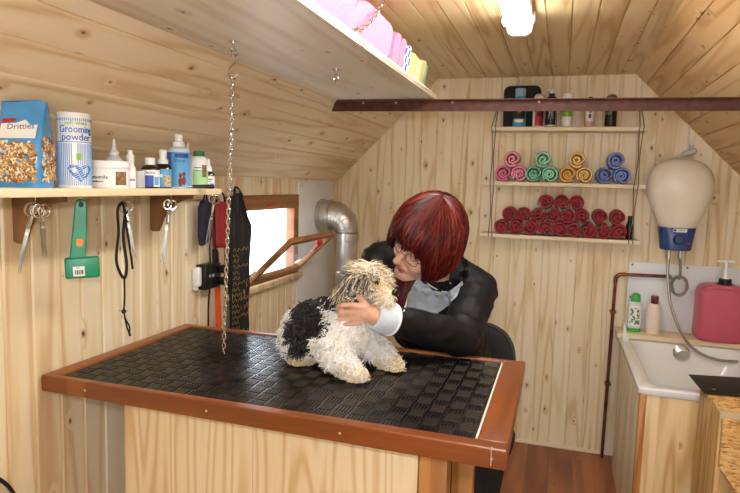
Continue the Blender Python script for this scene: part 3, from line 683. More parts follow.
# ---- wall rail with the clipper case, red case and cords, beyond the shelf
wx = XL + .002
r_ = MB(); r_.bx((wx, 1.80, SZ - .045), (wx + .016, 2.02, SZ - .02), .003)
tag(r_.build('hook_rail', m_pinez, origin=(wx, 1.9, SZ - .03)), 'short pine hook rail on the wall past the end of the shelf', 'rail')
t = thing('clipper_case', 'dark navy clipper pouch hanging past the far end of the shelf', 'pouch', (-1.205, 1.858, 1.33))
b = MB(); F = frame((-1.214, 1.858, 1.25), (0, 1, 0), (0, 0, 1))
b.prism([(-.026, -.085), (.02, -.07), (.03, -.05), (.03, .06), (.018, .075), (-.018, .075), (-.034, .05), (-.036, -.055)], .026, F, 0, .008); b.build('pouch', mottled('navy_nylon', '#12142a', '#1c2040', 40, .6, 0, .3), t)
b = MB(); b.tube(spline([(-1.2, 1.845, 1.32), (-1.2, 1.85, 1.345), (-1.2, 1.86, 1.348), (-1.2, 1.868, 1.32)], 5), .003, 6); b.build('strap', m_blackcloth, t)
b = MB(); b.box((.012, -.01, .0268), (.008, .05, .001), F); b.build('side_label', base('grey_print', '#7a7e90', .5), t)
sc5 = scissors('chrome scissors hanging in front of the navy clipper pouch', -1.163, 1.858, 1.345, .2, 9, 5, 20)
t = thing('red_case', 'red nylon case hanging by a black strap behind the chain', 'case', (-1.2, 1.96, 1.33))
b = MB(); F = frame((-1.222, 1.962, 1.24), (0, 1, 0), (0, 0, 1)); b.prism([(-.026, -.092), (.03, -.096), (.038, -.08), (.036, .07), (.022, .078), (-.028, .082), (-.038, .07), (-.036, -.08)], .03, F, 0, .01); b.build('case_body', mottled('red_nylon', '#a01c24', '#84141c', 40, .55, 0, .2), t)
b = MB(); b.tube(spline([(-1.2, 1.935, 1.315), (-1.2, 1.925, 1.342), (-1.2, 1.945, 1.352), (-1.2, 1.975, 1.345), (-1.2, 1.985, 1.315)], 5), .004, 6); b.build('strap', m_blackcloth, t)
t = thing('power_socket', 'black socket block with plugs on the wall under the clipper pouch', 'socket', (wx, 1.9, 1.0))
b = MB(); b.bx((wx, 1.86, 1.0), (-1.2, 1.962, 1.092), .006); b.build('socket_block', m_black, t)
for y, z in ((1.945, 1.07), (1.945, 1.025)):
    b = MB(); b.bx((-1.2, y - .014, z - .014), (-1.165, y + .022, z + .014), .005); b.build('plug', m_black, t)
b = MB(); b.sph((-1.199, 1.905, 1.05), (.004, .006, .006)); b.sph((-1.199, 1.885, 1.05), (.004, .006, .006)); b.build('socket_hole', base('grey_socket', '#8890a0', .4), t)
t = thing('plug_adapter', 'white mains adapter plugged in left of the black socket block', 'adapter', (wx, 1.835, 1.01))
b = MB(); b.bx((wx, 1.836, 1.015), (-1.215, 1.859, 1.085), .007); b.build('adapter_body', m_white, t)
b = MB(); b.bx((wx, 1.842, 1.0), (-1.225, 1.852, 1.017), .003); b.build('cable_neck', m_white, t)
t = thing('extension_lead', 'long doubled black cord looped down the wall to the socket block', 'cord', (-1.21, 1.9, 1.35))
b = MB(); b.tube(spline([(-1.205, 1.893, 1.33), (-1.2, 1.90, 1.345), (-1.203, 1.912, 1.31), (-1.205, 1.925, 1.22), (-1.2, 1.92, 1.12), (-1.205, 1.9, 1.07)], 6), .0032, 6); b.build('upper_loop', m_black, t)
b = MB(); b.tube(spline([(-1.205, 1.893, 1.33), (-1.206, 1.885, 1.26), (-1.206, 1.892, 1.16), (-1.2, 1.89, 1.05), (-1.206, 1.885, .95), (-1.21, 1.89, .84), (-1.21, 1.88, .55)], 6), .0034, 6); b.build('long_run', m_black, t)
t = thing('orange_slicker', 'bright orange handled tool with black head hanging right of the socket block', 'brush', (-1.21, 1.95, 1.14))
b = MB(); b.cap((-1.212, 1.942, 1.1), (-1.212, 1.938, 1.135), .013, .012); b.build('head', m_black, t)
b = MB(); b.prism([(-.012, .1), (.01, .1), (.018, -.06), (.026, -.2), (.0, -.2), (-.006, -.06)], .014, frame((-1.222, 1.955, 1.03), (0, 1, 0), (0, 0, 1)), 0, .004); b.build('handle', base('orange_plastic', '#e2571a', .4), t)
# ---- black apron
t = thing('apron', 'long black apron with gold script hanging beside the window', 'apron', (XL, 2.1, 1.36))
b = MB(); nu, nv = 26, 34; prof = [(0, -.028, .03), (.05, -.03, .04), (.12, -.05, .06), (.2, -.066, .105), (.3, -.068, .098), (.5, -.068, .092), (.75, -.064, .086), (1, -.066, .088)]
def pw(v, i):
    for (a, *p), (c, *q) in zip(prof, prof[1:]):
        if a <= v <= c: u = (v - a) / (c - a); return p[i] * (1 - u) + q[i] * u
    return prof[-1][i + 1]
def apr(u, v, off=0.0):
    y0, y1 = pw(v, 0), pw(v, 1); fold = math.sin(u * 15 + v * 1.2) * .011 * min(1, .35 + v * 1.6) + noise.noise((u * 5, v * 6, 1)) * .006
    return Vector((-1.212 + fold + off, 2.098 + y0 + (y1 - y0) * u, 1.35 - .66 * v))
vs = [apr(i / nu, j / nv, o_) for o_ in (.003, -.003) for j in range(nv + 1) for i in range(nu + 1)]
fs = []; q = (nu + 1) * (nv + 1)
for j in range(nv):
    for i in range(nu):
        a = j * (nu + 1) + i; fs += [(a, a + 1, a + nu + 2, a + nu + 1), (q + a, q + a + nu + 1, q + a + nu + 2, q + a + 1)]
for j in range(nv):
    a = j * (nu + 1); e = a + nu; fs += [(a, a + nu + 1, q + a + nu + 1, q + a), (e, q + e, q + e + nu + 1, e + nu + 1)]
for i in range(nu): fs += [(i, q + i, q + i + 1, i + 1), (nv * (nu + 1) + i, nv * (nu + 1) + i + 1, q + nv * (nu + 1) + i + 1, q + nv * (nu + 1) + i)]
b.add(vs, fs, None, 0, True); b.build('apron_cloth', mottled('apron_black', '#0b0b0c', '#141416', 30, .6, 0, .2), t)
b = MB(); b.tube(spline([(-1.21, 2.075, 1.345), (-1.215, 2.085, 1.368), (-1.215, 2.1, 1.37), (-1.208, 2.118, 1.345), (-1.2, 2.155, 1.25)], 6), .005, 6); b.build('neck_strap', m_blackcloth, t)
b = MB(); b.bx((XL, 2.085, 1.352), (XL + .045, 2.095, 1.362), .003); b.build('wall_peg', m_steel, t)
b = MB(); rg = random.Random(5)
for j in range(16):
    v = .34 + j * .034
    for c0, c1 in (((.2, .42),) if j % 3 else ((.16, .45), (.62, .86))):
        b.tube([apr(c0 + (c1 - c0) * k / 10, v + .012 * math.sin(k * 1.9 + j * 2.1) + .004 * rg.random(), .005) for k in range(11)], .0011, 5)
b.build('gold_script', m_gold, t)
b = MB()
for j in range(14):
    u = rg.uniform(.6, .9); v = rg.uniform(.55, .72); b.sph(apr(u, v, .004), (.0015, rg.uniform(.004, .008), rg.uniform(.006, .014)), n=8, m=6)
b.build('copper_motif', base('copper_print', '#a2683c', .5), t)
# ---- black cable low on the left wall
b = MB(); b.tube(spline([(-1.236, .9, .72), (-1.236, 1.0, .70), (-1.236, 1.045, .668), (-1.236, 1.08, .61), (-1.236, 1.11, .5), (-1.236, 1.14, .2)], 6), .005, 8)
tag(b.build('wall_cable', m_black, origin=(-1.236, 1.05, .65)), 'black cable running down the wall at the near left corner', 'cable')

# ================================================================== HANGING SHELF, CHAINS, FOLDED TOWELS
HB = 1.7435
hs = thing('hanging_shelf', 'wide pale board hung under the left slope, its far end on the rusty beam', 'shelf', (-.7, 1.5, HB))
b = MB(); b.prism([(-.908, 0), (-.499, 0), (-.499, .02), (-.889, .02)], 1.75, frame((0, 2.43, HB), (1, 0, 0), (0, 0, 1)), 0, .001)
b.build('board', m_board, hs)
def eye(x, y):
    b = MB(); b.cyl((x, y, HB), (x, y, HB - .004), .012, n=20); b.cyl((x, y, HB), (x, y, HB - .02), .003); b.tube([(x + .009 * math.cos(q) * .5, y + .009 * math.cos(q) * .86, HB - .027 + .010 * math.sin(q)) for q in [2 * PI * k / 20 for k in range(20)]], .003, 8, 0, True)
    b.build('screw_eye', m_chrome, hs)
ex, ey = -.80, 1.36
eye(ex, ey); eye(-.672, 1.745)
def chain(mb, pts, pitch=.0155, w=.0085, r=.0019):
    pts = [Vector(p) for p in pts]; seg = [(b_ - a).length for a, b_ in zip(pts, pts[1:])]; tot = sum(seg); n = max(2, round(tot / pitch))
    def at_(d):
        for a, b_, L_ in zip(pts, pts[1:], seg):
            if d <= L_ or b_ is pts[-1]: return a.lerp(b_, d / L_)
            d -= L_
    for i in range(n):
        p, q_ = at_(tot * i / n), at_(tot * (i + 1) / n); t = (q_ - p).normalized(); c = (p + q_) / 2
        s1 = t.orthogonal().normalized(); s1 = Matrix.Rotation((PI / 2 if i % 2 else 0) + .5, 3, t) @ s1
        h = pitch * .5 + r * 1.2
        ring = []
        for k in range(14):
            a = 2 * PI * k / 14; ring.append(c + t * (math.copysign(abs(math.sin(a)) ** .8, math.sin(a)) * h) + s1 * (w / 2 * math.copysign(abs(math.cos(a)) ** .7, math.cos(a))))
        mb.tube(ring, r, 6, 0, True)
ch = thing('tether_chain', 'steel chain hanging from the shelf underside down to just above the table top', 'chain', (ex, ey, .94))
b = MB(); zz = HB - .035
b.tube(spline([(ex - .011, ey, zz + .002), (ex - .004, ey, zz + .0125), (ex + .008, ey, zz + .010), (ex + .013, ey, zz - .002), (ex + .006, ey, zz - .016), (ex - .006, ey, zz - .028), (ex - .012, ey, zz - .042), (ex - .006, ey, zz - .056), (ex + .005, ey, zz - .055), (ex + .011, ey, zz - .045)], 5), .0030, 8)
b.build('s_hook', m_chrome, ch)
b = MB(); chain(b, [(ex, ey, zz - .054), (ex - .012, ey, 1.3), (ex - .024, ey, .944)], .0128, .0080, .0017); b.build('links', m_chrome, ch)
b = MB(); chain(b, [(-.504, 1.41, HB + .024), (-.503, 1.475, 1.783), (-.503, 1.535, 1.815), (-.503, 1.58, 1.845), (-.508, 1.675, 1.915), (-.512, 1.76, 1.978)], .026, .013, .0020)
ch2 = tag(b.build('shelf_chain', m_chrome, origin=(-.504, 1.41, HB + .02)), 'slack steel chain from the hanging shelf edge up to the ceiling', 'chain')
b = MB(); b.tube(spline([(-.495, 1.66, HB + .012), (-.493, 1.8, HB + .008), (-.493, 2.0, HB + .009), (-.495, 2.3, HB + .012)], 6), .0022, 6)
tag(b.build('taut_string', m_white, origin=(-.51, 2, HB)), 'thin white cord stretched along the hanging shelf edge', 'cord')
ft = 'folded towels on the hanging shelf'
def folded(label, c1, c2, y0, y1, h, x1=-.527, x0=-.74, layers=3, stripe=None, lean=0, seed=0):
    t = thing('folded_towel', label, 'towel', ((x0 + x1) / 2, (y0 + y1) / 2, HB + .02), 0, ft)
    mt = cloth('towel_%s' % c1[1:], c1, c2, 130)
    dy = (y1 - y0) / layers
    for i in range(layers):
        b = MB(); n = 22; a0 = y0 + dy * i; vs = []; fs = []; m_ = 11
        for j in range(m_ + 1):   # along x
            x = x0 + (x1 - x0) * j / m_
            for k in range(n):
                a = 2 * PI * k / n; cy_ = math.copysign(abs(math.cos(a)) ** .45, math.cos(a)); cz_ = math.copysign(abs(math.sin(a)) ** .5, math.sin(a))
                e = 1 - .18 * (abs(j / m_ * 2 - 1) ** 6)
                hh = h * (1 - .12 * i / max(1, layers)) + .012 * noise.noise((x * 9, i * 3 + seed, 0))
                yy = a0 + dy / 2 + cy_ * dy * .60 * e; z = HB + .0205 + hh / 2 + cz_ * hh / 2 * e
                w = .006 * noise.noise((x * 14, yy * 16, z * 16 + seed))
                vs.append((x + w + (.012 * math.sin(a * 1) if j == m_ else 0), yy + lean * (z - HB - .02) + w, max(HB + .0205, z + w * .6)))
        for j in range(m_):
            for k in range(n): fs.append((j * n + k, j * n + (k + 1) % n, (j + 1) * n + (k + 1) % n, (j + 1) * n + k))
        fs.append(tuple(range(n))); fs.append(tuple(m_ * n + k for k in range(n)))
        b.add(vs, fs, None, 0, True); b.build('fold', mt if not (stripe and i == layers - 1) else stripe, t)
    return t
def check(name, a, b_):
    m = base(name, a, .9); tc = N(m, 'ShaderNodeTexCoord'); c = N(m, 'ShaderNodeTexChecker'); c.inputs['Scale'].default_value = 45; L = m.node_tree.links
    c.inputs['Color1'].default_value = lin(a); c.inputs['Color2'].default_value = lin(b_); L.new(tc.outputs['Object'], c.inputs['Vector']); L.new(c.outputs[0], m.node_tree.nodes['Principled BSDF'].inputs['Base Color']); return m
folded('large pale pink folded towel at the near end of the hanging shelf, by the chain', '#ea92b2', '#e084a6', 1.16, 1.83, .128, -.527, -.78, 2, seed=1)
folded('smaller pink folded towel with blue checked edge in the middle of the hanging shelf', '#e884a8', '#da7498', 1.845, 2.05, .118, -.523, -.72, 3, check('blue_check', '#f0f0f4', '#4a68c0'), seed=5)
folded('yellow and cream folded towel next to the blue checked one on the hanging shelf', '#f2e2a0', '#e8c860', 2.062, 2.20, .100, -.523, -.7, 3, cloth('cream_towel', '#f4ecd0', '#e6d8a8', 60), seed=9)
folded('orange and mint green folded towel at the far end of the hanging shelf', '#f0c050', '#f2dc9a', 2.212, 2.33, .104, -.523, -.7, 2, cloth('mint_towel', '#a4dcc0', '#88ccb0', 60), seed=12)

# ================================================================== BACK WALL SHELVES
sg = 'pine shelves on the back wall'
SH = []
for lab, x0, x1, z in (('top pine shelf on the back wall, holding bottles partly behind the beam', -.37, .376, 1.71), ('middle pine shelf on the back wall, holding pastel rolled towels', -.392, .387, 1.432), ('lowest pine shelf on the back wall, holding the dark red rolled towels', -.395, .38, 1.160)):
    b = MB(); b.bx((x0, 3.175, z - .02), (x1, YB - .001, z), .002); SH.append(z)
    tag(b.build('wall_shelf', m_pinex, origin=((x0 + x1) / 2, 3.25, z)), lab, 'shelf', sg)
for sx, lab in ((-.345, 'left hanging cord of the back wall shelves'), (.345, 'right hanging cord of the back wall shelves')):
    t = thing('shelf_rope', 'thin dark ' + lab, 'rope', (sx, 3.3, 1.1)); top = 1.86 if sx > 0 else 1.83
    for dx, nm in ((-.01, 'strand'), (.008, 'strand')):
        b = MB(); P_ = [(sx + dx * .2, 3.306, top)]
        for q_, z0 in enumerate((1.715, 1.69, 1.56, 1.437, 1.41, 1.28, 1.165, 1.142)): P_.append((sx + dx * (.3 if q_ in (2, 5) else 1) + (.006 if sx > 0 else -.004) * (1 - q_ / 3), 3.171, z0))
        b.tube(spline(P_, 5), .0022, 6); b.build(nm, mottled('rope_brown', '#4a4236', '#6c6250', 200, .9), t)
    b = MB(); b.cyl((sx, YB, top), (sx, YB - .014, top), .004, n=10); b.build('nail', m_steel, t)
# ---- rolled towels
def roll_mesh(name, m1, seed, R0=.0365, L=.125, turns=2.6):
    rg = random.Random(seed); n = int(turns * 22); th = R0 / (turns + .85) * 1.0; tk = th * 1.14; uc = 1 - .97 / turns; pin = []
    ph = rg.uniform(0, 6.28)
    for i in range(n + 1):
        u = i / n; a = ph + u * turns * 2 * PI; q_ = min(1, max(0, (u - uc) * turns / .14)); r = th * .42 + (R0 - 1.92 * th) * min(1, u / uc) + th * q_ * q_ * (3 - 2 * q_) + .0010 * noise.noise((a * 1.1, seed, 0)); pin.append((r, a))
    vs = []; fs = []; ly = 8; ring = []
    sec = [(-.5, 0), (-.36, .32), (0, .5), (.36, .32), (.5, 0)]
    # cross-section profile of the rolled strip: closed band, rounded at the front edge
    for j in range(ly + 1):
        y = -L / 2 + L * j / ly
        for (r, a) in pin:
            wob = .0012 * noise.noise((a * 2.2, y * 40, seed))
            f_ = 1 if 0 < j < ly else .55
            for s_ in (-1, 1):
                rr_ = r + wob + s_ * tk / 2 * f_
                vs.append((rr_ * math.cos(a), y + (0 if 0 < j < ly else (-1 if j == 0 else 1) * .003) + .0015 * noise.noise((a, seed, 5)), rr_ * math.sin(a) * .97))
    K = len(pin) * 2
    for j in range(ly):
        for i in range(len(pin) - 1):
            a0 = j * K + i * 2; b0 = a0 + K
            fs.append((a0, b0, b0 + 2, a0 + 2)); fs.append((a0 + 1, a0 + 3, b0 + 3, b0 + 1))
        for i in (0, len(pin) - 1):
            a0 = j * K + i * 2; fs.append((a0, a0 + 1, a0 + K + 1, a0 + K))
    for j in (0, ly):
        for i in range(len(pin) - 1):
            a0 = j * K + i * 2; fs.append((a0, a0 + 2, a0 + 3, a0 + 1))
    b = MB(); b.add(vs, fs, None, 0, True)
    # loose outer flap end
    r, a = pin[-1]; 
    o = b.build(name, m1); return o
def rolls(specs, mats, group, cat='towel'):
    for i, (x, z, lab, R0, rot) in enumerate(specs):
        proto = protos[(mats[i % len(mats)].name, i % 3)] if (mats[i % len(mats)].name, i % 3) in protos else None
        if proto is None:
            o = roll_mesh('rolled_towel', mats[i % len(mats)], 11 + i * 7, .0375, .125, (2.5, 2.9, 2.2)[i % 3]); protos[(mats[i % len(mats)].name, i % 3)] = o
        else: o = proto.copy(); col.objects.link(o)
        sc = R0 / .0375
        o.matrix_basis = T(x, 3.238 + .006 * math.sin(i * 2.3), z) @ R(rot, 'Y') @ R(2.5 * math.sin(i * 1.7), 'Z') @ Matrix.Diagonal((sc, 1, sc, 1)); WM[o] = o.matrix_basis.copy()
        tag(o, lab, cat, group)
protos = {}
mr = cloth('dark_red_terry', '#b02330', '#8c1822', 300)
bot = [-.288, -.215, -.142, -.069, .003, .072, .141, .21, .281]; mid = [-.252, -.180, -.107, -.033, .038, .107, .19, .272]; top = [-.072, .003, .077]
od = ['leftmost', 'second', 'third', 'fourth', 'middle', 'sixth', 'seventh', 'eighth', 'rightmost']
sp = [(x, SH[2] + .0382, 'dark red rolled towel, %s in the bottom row of the red pile' % (od[i] + (' from left' if i not in (0, 4, 8) else '')), 0.0368, 40 * i) for i, x in enumerate(bot)]
om = ['leftmost', 'second from left', 'third from left', 'fourth from left', 'fifth from left', 'sixth from left', 'seventh, between two gaps', 'rightmost']
sp += [(x, SH[2] + .0382 + .068 + (.003 if i > 5 else 0), 'dark red rolled towel, %s in the second row of the red pile' % om[i], 0.0362, 70 + 55 * i) for i, x in enumerate(mid)]
ot = ['left', 'centre', 'right']
sp += [(x, SH[2] + .0382 + .137, 'dark red rolled towel, %s of the three on top of the red pile' % ot[i], 0.0368, 20 + 80 * i) for i, x in enumerate(top)]
rolls(sp, [mr], 'dark red rolled towels on the lowest shelf')
for cn, c1, c2, cx, dx in (('pink', '#ee8aa8', '#d85f86', -.252, 0), ('mint green', '#8fd9b4', '#5fbb90', -.100, 0), ('yellow', '#f0bf62', '#e09c34', .064, 0), ('blue', '#7d92d2', '#5a70b4', .238, .006)):
    mt = cloth('terry_' + cn.replace(' ', '_'), c1, c2, 220); mt2 = cloth('terry_light_' + cn.replace(' ', '_'), {'pink': '#f3a8bc', 'mint green': '#a4e2c4', 'yellow': '#f3d08c', 'blue': '#7d92d2'}[cn], c1, 220)
    z = SH[1] + .0418
    rolls([(cx - .040, z, '%s rolled towel at lower left of the %s trio on the middle shelf' % (cn, cn), .0408, 30), (cx + .042, z, '%s rolled towel at lower right of the %s trio on the middle shelf' % (cn, cn), .0408, 160), (cx + .002 + dx, z + .0725, '%s rolled towel on top of the %s trio on the middle shelf' % (cn, cn), .0408, 260)], [mt, mt2, mt2], 'pastel rolled towels on the middle shelf')
# black bottle at the right end of the lowest shelf
t = thing('black_bottle', 'slim black bottle at the right end of the shelf of red towels', 'bottle', (.335, 3.25, SH[2]))
shape(t, 'bottle_body', m_black, [(.014, 0), (.016, .003), (.016, .07), (.010, .085), (.008, .09)]); shape(t, 'cap', base('black_cap', '#202022', .5), [(.0095, .088), (.0095, .115), (.008, .117)])
# ---- top shelf goods
z0 = SH[0]; gx = 'grooming goods on the top shelf of the back wall'
t = thing('grooming_case', 'black soft case with rounded corners standing at the left of the top shelf', 'case', (-.222, 3.285, z0))
b = MB(); pl = []
for cx, cz, a0 in ((.062, .185, 0), (-.062, .185, 90), (-.078, .015, 180), (.078, .015, 270)):
    for k in range(6):
        a = math.radians(a0 + 18 * k); rr_ = .03 if cz > .1 else .012; pl.append((cx + rr_ * math.cos(a), cz + rr_ * math.sin(a)))
b.prism(pl, .035, frame((-.222, 3.302, z0 + .001), (1, 0, 0), (0, 0, 1)), 0, .006); b.build('case_body', m_blackcloth, t)
b = MB(); b.tube([Vector((-.222 + x, 3.266, z0 + .001 + z)) for x, z in pl], .002, 6, 0, True); b.build('zip', m_black, t)
def bt(name, label, x, prof, mat, parts, y=3.235, cat='bottle', **kw):
    t = thing(name, label, cat, None, 0, gx, T(x, y, z0)); shape(t, 'bottle_body', mat, prof, 24, **kw)
    for nm, m_, fn in parts:
        if callable(fn): b = MB(); fn(b, WM[t]); b.build(nm, m_, t)
        else: shape(t, nm, m_, fn)
    return t
mb_blue = base('blue_bottle', '#4b9fc8', .3)
bt('shampoo_bottle', 'light blue shampoo bottle with dog label standing before the black case', -.229, [(.031, 0), (.033, .004), (.033, .13), (.026, .15), (.02, .16)], mb_blue,
   [('cap', base('pale_blue_cap', '#9cc4d8', .35), [(.026, .158), (.027, .16), (.027, .196), (.025, .198)]),
    ('dog_label', [m_ink, m_paper, m_tan], lambda b, M: (patch(b, .033, -60, 60, .045, .12, M, 0, 10), patch(b, .033, -40, 40, .025, .04, M, 1, 8), disc(b, (0, .09), .013, .018, M, 2, 12, -.0345), disc(b, (.002, .1), .006, .006, M, 1, 10, -.035)))], sy=.6)
bt('conditioner_bottle', 'white bottle with round white cap and red label left of the black one', -.137, [(.024, 0), (.026, .003), (.026, .125), (.02, .138)], m_white,
   [('round_cap', base('white_dome', '#e8e6e0', .35), [(.023, .136), (.024, .138), (.023, .155), (.014, .168), (.003, .171)]), ('red_label', [m_redprint, base('dark_red_print', '#5c1620', .5)], lambda b, M: (patch(b, .026, -30, 80, .008, .115, M, 0, 10), patch(b, .026, -10, 70, .055, .095, M, 1, 8, .001)))])
bt('pump_shampoo', 'black pump bottle with white nozzle and black and white label on the top shelf', -.073, [(.028, 0), (.03, .003), (.03, .142), (.024, .152), (.012, .157)], m_black,
   [('collar', m_black, [(.014, .155), (.014, .168), (.012, .17)]), ('nozzle', m_white, lambda b, M: (b.cyl(M @ Vector((0, 0, .168)), M @ Vector((0, 0, .192)), .0095), b.cap(M @ Vector((0, 0, .188)), M @ Vector((-.02, -.012, .186)), .006))),
    ('label', [m_paper, m_black, base('grey_swirl', '#b8b4b0', .5)], lambda b, M: (patch(b, .03, -70, 60, .006, .125, M, 0, 12), patch(b, .03, -60, 52, .012, .118, M, 1, 12, .001), [b.tube([M @ R(a, 'Z') @ Vector((0, -.0315, .085 + .02 * math.sin(a * .14 + k) - k * .012)) for a in range(-25, 26, 5)], .002, 5, 2) for k in range(3)]))])
bt('talc_tube', 'white tube with green print on the top shelf, right of the black pump bottle', .004, [(.02, 0), (.022, .003), (.024, .06), (.026, .15), (.027, .168)], m_white,
   [('green_print', [m_greenprint, base('dark_green_print', '#3c7a34', .5)], lambda b, M: (patch(b, .0235, -60, 80, .055, .1, M, 0, 10, .003), patch(b, .0245, -10, 60, .08, .105, M, 1, 8, .0035)))], sy=.6)
bt('pink_bottle', 'small pink bottle with a black cap and dog print on the top shelf', .113, [(.02, 0), (.0215, .003), (.0215, .115), (.017, .125), (.01, .128)], base('pink_bottle_plastic', '#e2a8a4', .35),
   [('cap', m_black, [(.0105, .126), (.0115, .128), (.0115, .148), (.0105, .15)]), ('dog_print', [m_paper, m_ink], lambda b, M: (patch(b, .0215, -60, 60, .03, .1, M, 0, 10), disc(b, (0, .055), .006, .012, M, 1, 10, -.0235), disc(b, (.002, .075), .0045, .006, M, 1, 10, -.0235)))])
bt('spray_can', 'dark grey spray can with shiny domed top at the right of the top shelf', .212, [(.026, 0), (.028, .003), (.028, .125), (.026, .13)], mottled('dark_can', '#26282a', '#34383a', 8, .25, .5),
   [('dome_cap', mottled('dome_grey', '#8a8478', '#6c665c', 20, .3, .3), [(.026, .129), (.027, .131), (.026, .148), (.016, .16), (.003, .164)]), ('label_band', base('can_green', '#6c7c58', .4), lambda b, M: patch(b, .028, -70, 0, .06, .075, M, 0, 8))])

# ================================================================== WASH CORNER: boiler, splash panel, pipe, tub
t = thing('water_heater', 'cream pear shaped water heater with blue base on the back wall', 'water heater', (.54, 3.3, 1.12))
b = MB(); cx, cz = .540, 1.235; cy = 3.20
prof = [(.073, .0), (.083, .008), (.098, .045), (.118, .09), (.136, .135), (.1455, .175), (.147, .205), (.142, .24), (.128, .275), (.105, .302), (.075, .320), (.04, .329), (.004, .332)]
b.lathe(prof, T(cx, cy, cz - .005), 40, 0, 1, .72); b.build('tank', m_offwhite, t)
b = MB(); b.box((cx, 3.29, 1.40), (.16, .04, .2), None, .01); b.build('wall_plate', m_offwhite, t)
b = MB(); b.lathe([(.062, 0), (.068, .004), (.083, .105), (.081, .108)], T(cx, cy, 1.124), 40, 0, 1, .75, pw=.7); b.build('base_cover', base('navy_blue_plastic', '#1f3f7c', .3), t)
F = frame((cx, cy - .0605, 1.19), (1, 0, 0), (0, .1, 1))
b = MB(); b.lathe([(.024, 0), (.024, .008), (.019, .011), (.019, .02), (.017, .022)], F @ T(.002, -.012, -.004), 28); b.box((.002, -.012, .019), (.006, .036, .01), F, .002); b.build('dial', base('dial_blue', '#17305f', .3), t)
F2 = frame((cx, cy - .0625, 1.222), (1, 0, 0), (0, .1, 1))
b = MB(); b.box((.006, 0, .0), (.058, .017, .006), F2, .002); lb = b.build('label_strip', m_paper, t)
b = MB(); b.box((-.016, 0, .0034), (.01, .01, .0008), F2); text_into(b, 'GETI', .011, F2 @ T(.01, 0, .0034), 0, None, .0004, 1.3); b.build('lettering', m_ink, lb)
b = MB(); b.box((.046, -.028, .001), (.024, .01, .003), F, .001); b.build('red_mark', base('dark_red_mark', '#7a2030', .5), t)
for x in (.513, .563):
    b = MB(); b.cyl((x, cy - .01, 1.128), (x, cy - .01, 1.10), .0085, n=6); b.cyl((x, cy - .01, 1.10), (x, cy - .01, 1.085), .0105, n=6); b.build('pipe_fitting', m_steel, t)
# mains lead and socket up by the slope
t = thing('heater_lead', 'white mains lead arching over the water heater to a plug by the right slope', 'cord', (.58, 3.29, 1.59))
b = MB(); b.tube(spline([(.45, 3.285, 1.5), (.47, 3.28, 1.545), (.52, 3.275, 1.572), (.562, 3.275, 1.588)], 6), .005, 8)
b.tube(spline([(.585, 3.28, 1.60), (.577, 3.295, 1.65), (.575, 3.30, 1.72), (.576, 3.303, 1.73)], 5), .0032, 8); b.build('cable', base('grey_white_cable', '#d8d4cc', .5), t)
b = MB(); b.cap((.555, 3.275, 1.585), (.602, 3.275, 1.602), .012, .014); b.cyl((.59, 3.275, 1.6), (.588, 3.275, 1.632), .011, .006); b.build('plug', base('grey_plug', '#c4c0b8', .45), t)
# splash panel
b = MB(); b.bx((.352, YB - .008, .62), (XR - .001, YB - .001, 1.042), .001)
sp_ = tag(b.build('splash_panel', m_panel, origin=(.6, YB, .8)), 'white splash panel on the back wall behind the wash tub', 'panel')
m_ds = base('dark_screw', '#6a665e', .4, .8)
for x, z in ((.368, 1.028), (.368, .86), (.62, 1.028), (.86, 1.028)): b = MB(); b.sph((x, YB - .009, z), (.005, .002, .005), n=8, m=6); b.build('screw', m_ds, sp_)
# copper pipe
t = thing('copper_pipe', 'old copper pipe from under the water heater, bending down to the floor', 'pipe', (.27, 3.27, 0))
b = MB(); py = 3.272
b.tube([(.53, py, .983)] + [(.318, py, .978)] + [(.318 - .028 * math.sin(a), py, .95 + .028 * math.cos(a)) for a in [PI / 2 * k / 6 for k in range(1, 7)]] + [(.284, py, .002)], .0082, 12)
b.build('tube', m_copper, t)
b = MB(); b.tube([(.336, py, .9785), (.318, py, .978)] + [(.318 - .028 * math.sin(a), py, .95 + .028 * math.cos(a)) for a in [PI / 2 * k / 6 for k in range(1, 7)]] + [(.2897, py, .93)], .0102, 12); b.build('elbow', m_copper, t)
for z in (.78, .4):
    b = MB(); b.bx((.274, py - .01, z - .006), (.304, YB - .001, z + .006), .002); b.build('clip', m_copper, t)
# hoses
t = thing('shower_hose', 'long silver shower hose curving from the heater down over the tub', 'hose', (.515, 3.18, 1.08))
b = MB(); P_ = spline([(.513, 3.19, 1.09), (.512, 3.16, 1.0), (.522, 3.13, .9), (.54, 3.11, .83), (.572, 3.1, .754), (.62, 3.1, .685), (.68, 3.1, .645), (.75, 3.1, .628), (.83, 3.1, .63), (.87, 3.08, .645)], 26)
b.tube(P_, [.0072 if i % 2 else .0062 for i in range(len(P_))], 10); b.build('flex_hose', m_steel, t)
t = thing('inlet_hose', 'grey braided inlet hose coiled in a loop under the water heater', 'hose', (.563, 3.2, 1.08))
b = MB(); P_ = [(.563, 3.19, 1.09), (.572, 3.21, 1.04), (.576, 3.225, .985)]
for k in range(30):
    a = PI / 2 + .3 - k * 2 * PI * 1.9 / 29; P_.append((.578 + (.034 + .003 * math.sin(k)) * math.cos(a), 3.215 + .02 * k / 29 + .01, .945 + .046 * math.sin(a)))
P_ += [(.53, 3.265, .982)]
b.tube(spline(P_, 4), .0066, 8); b.build('braided_hose', mottled('braided_grey', '#7a7468', '#a09a8c', 300, .5, .3), t)
b = MB(); b.cyl((.52, 3.272, .983), (.545, 3.27, .983), .011, n=6); b.build('nut', m_steel, t)
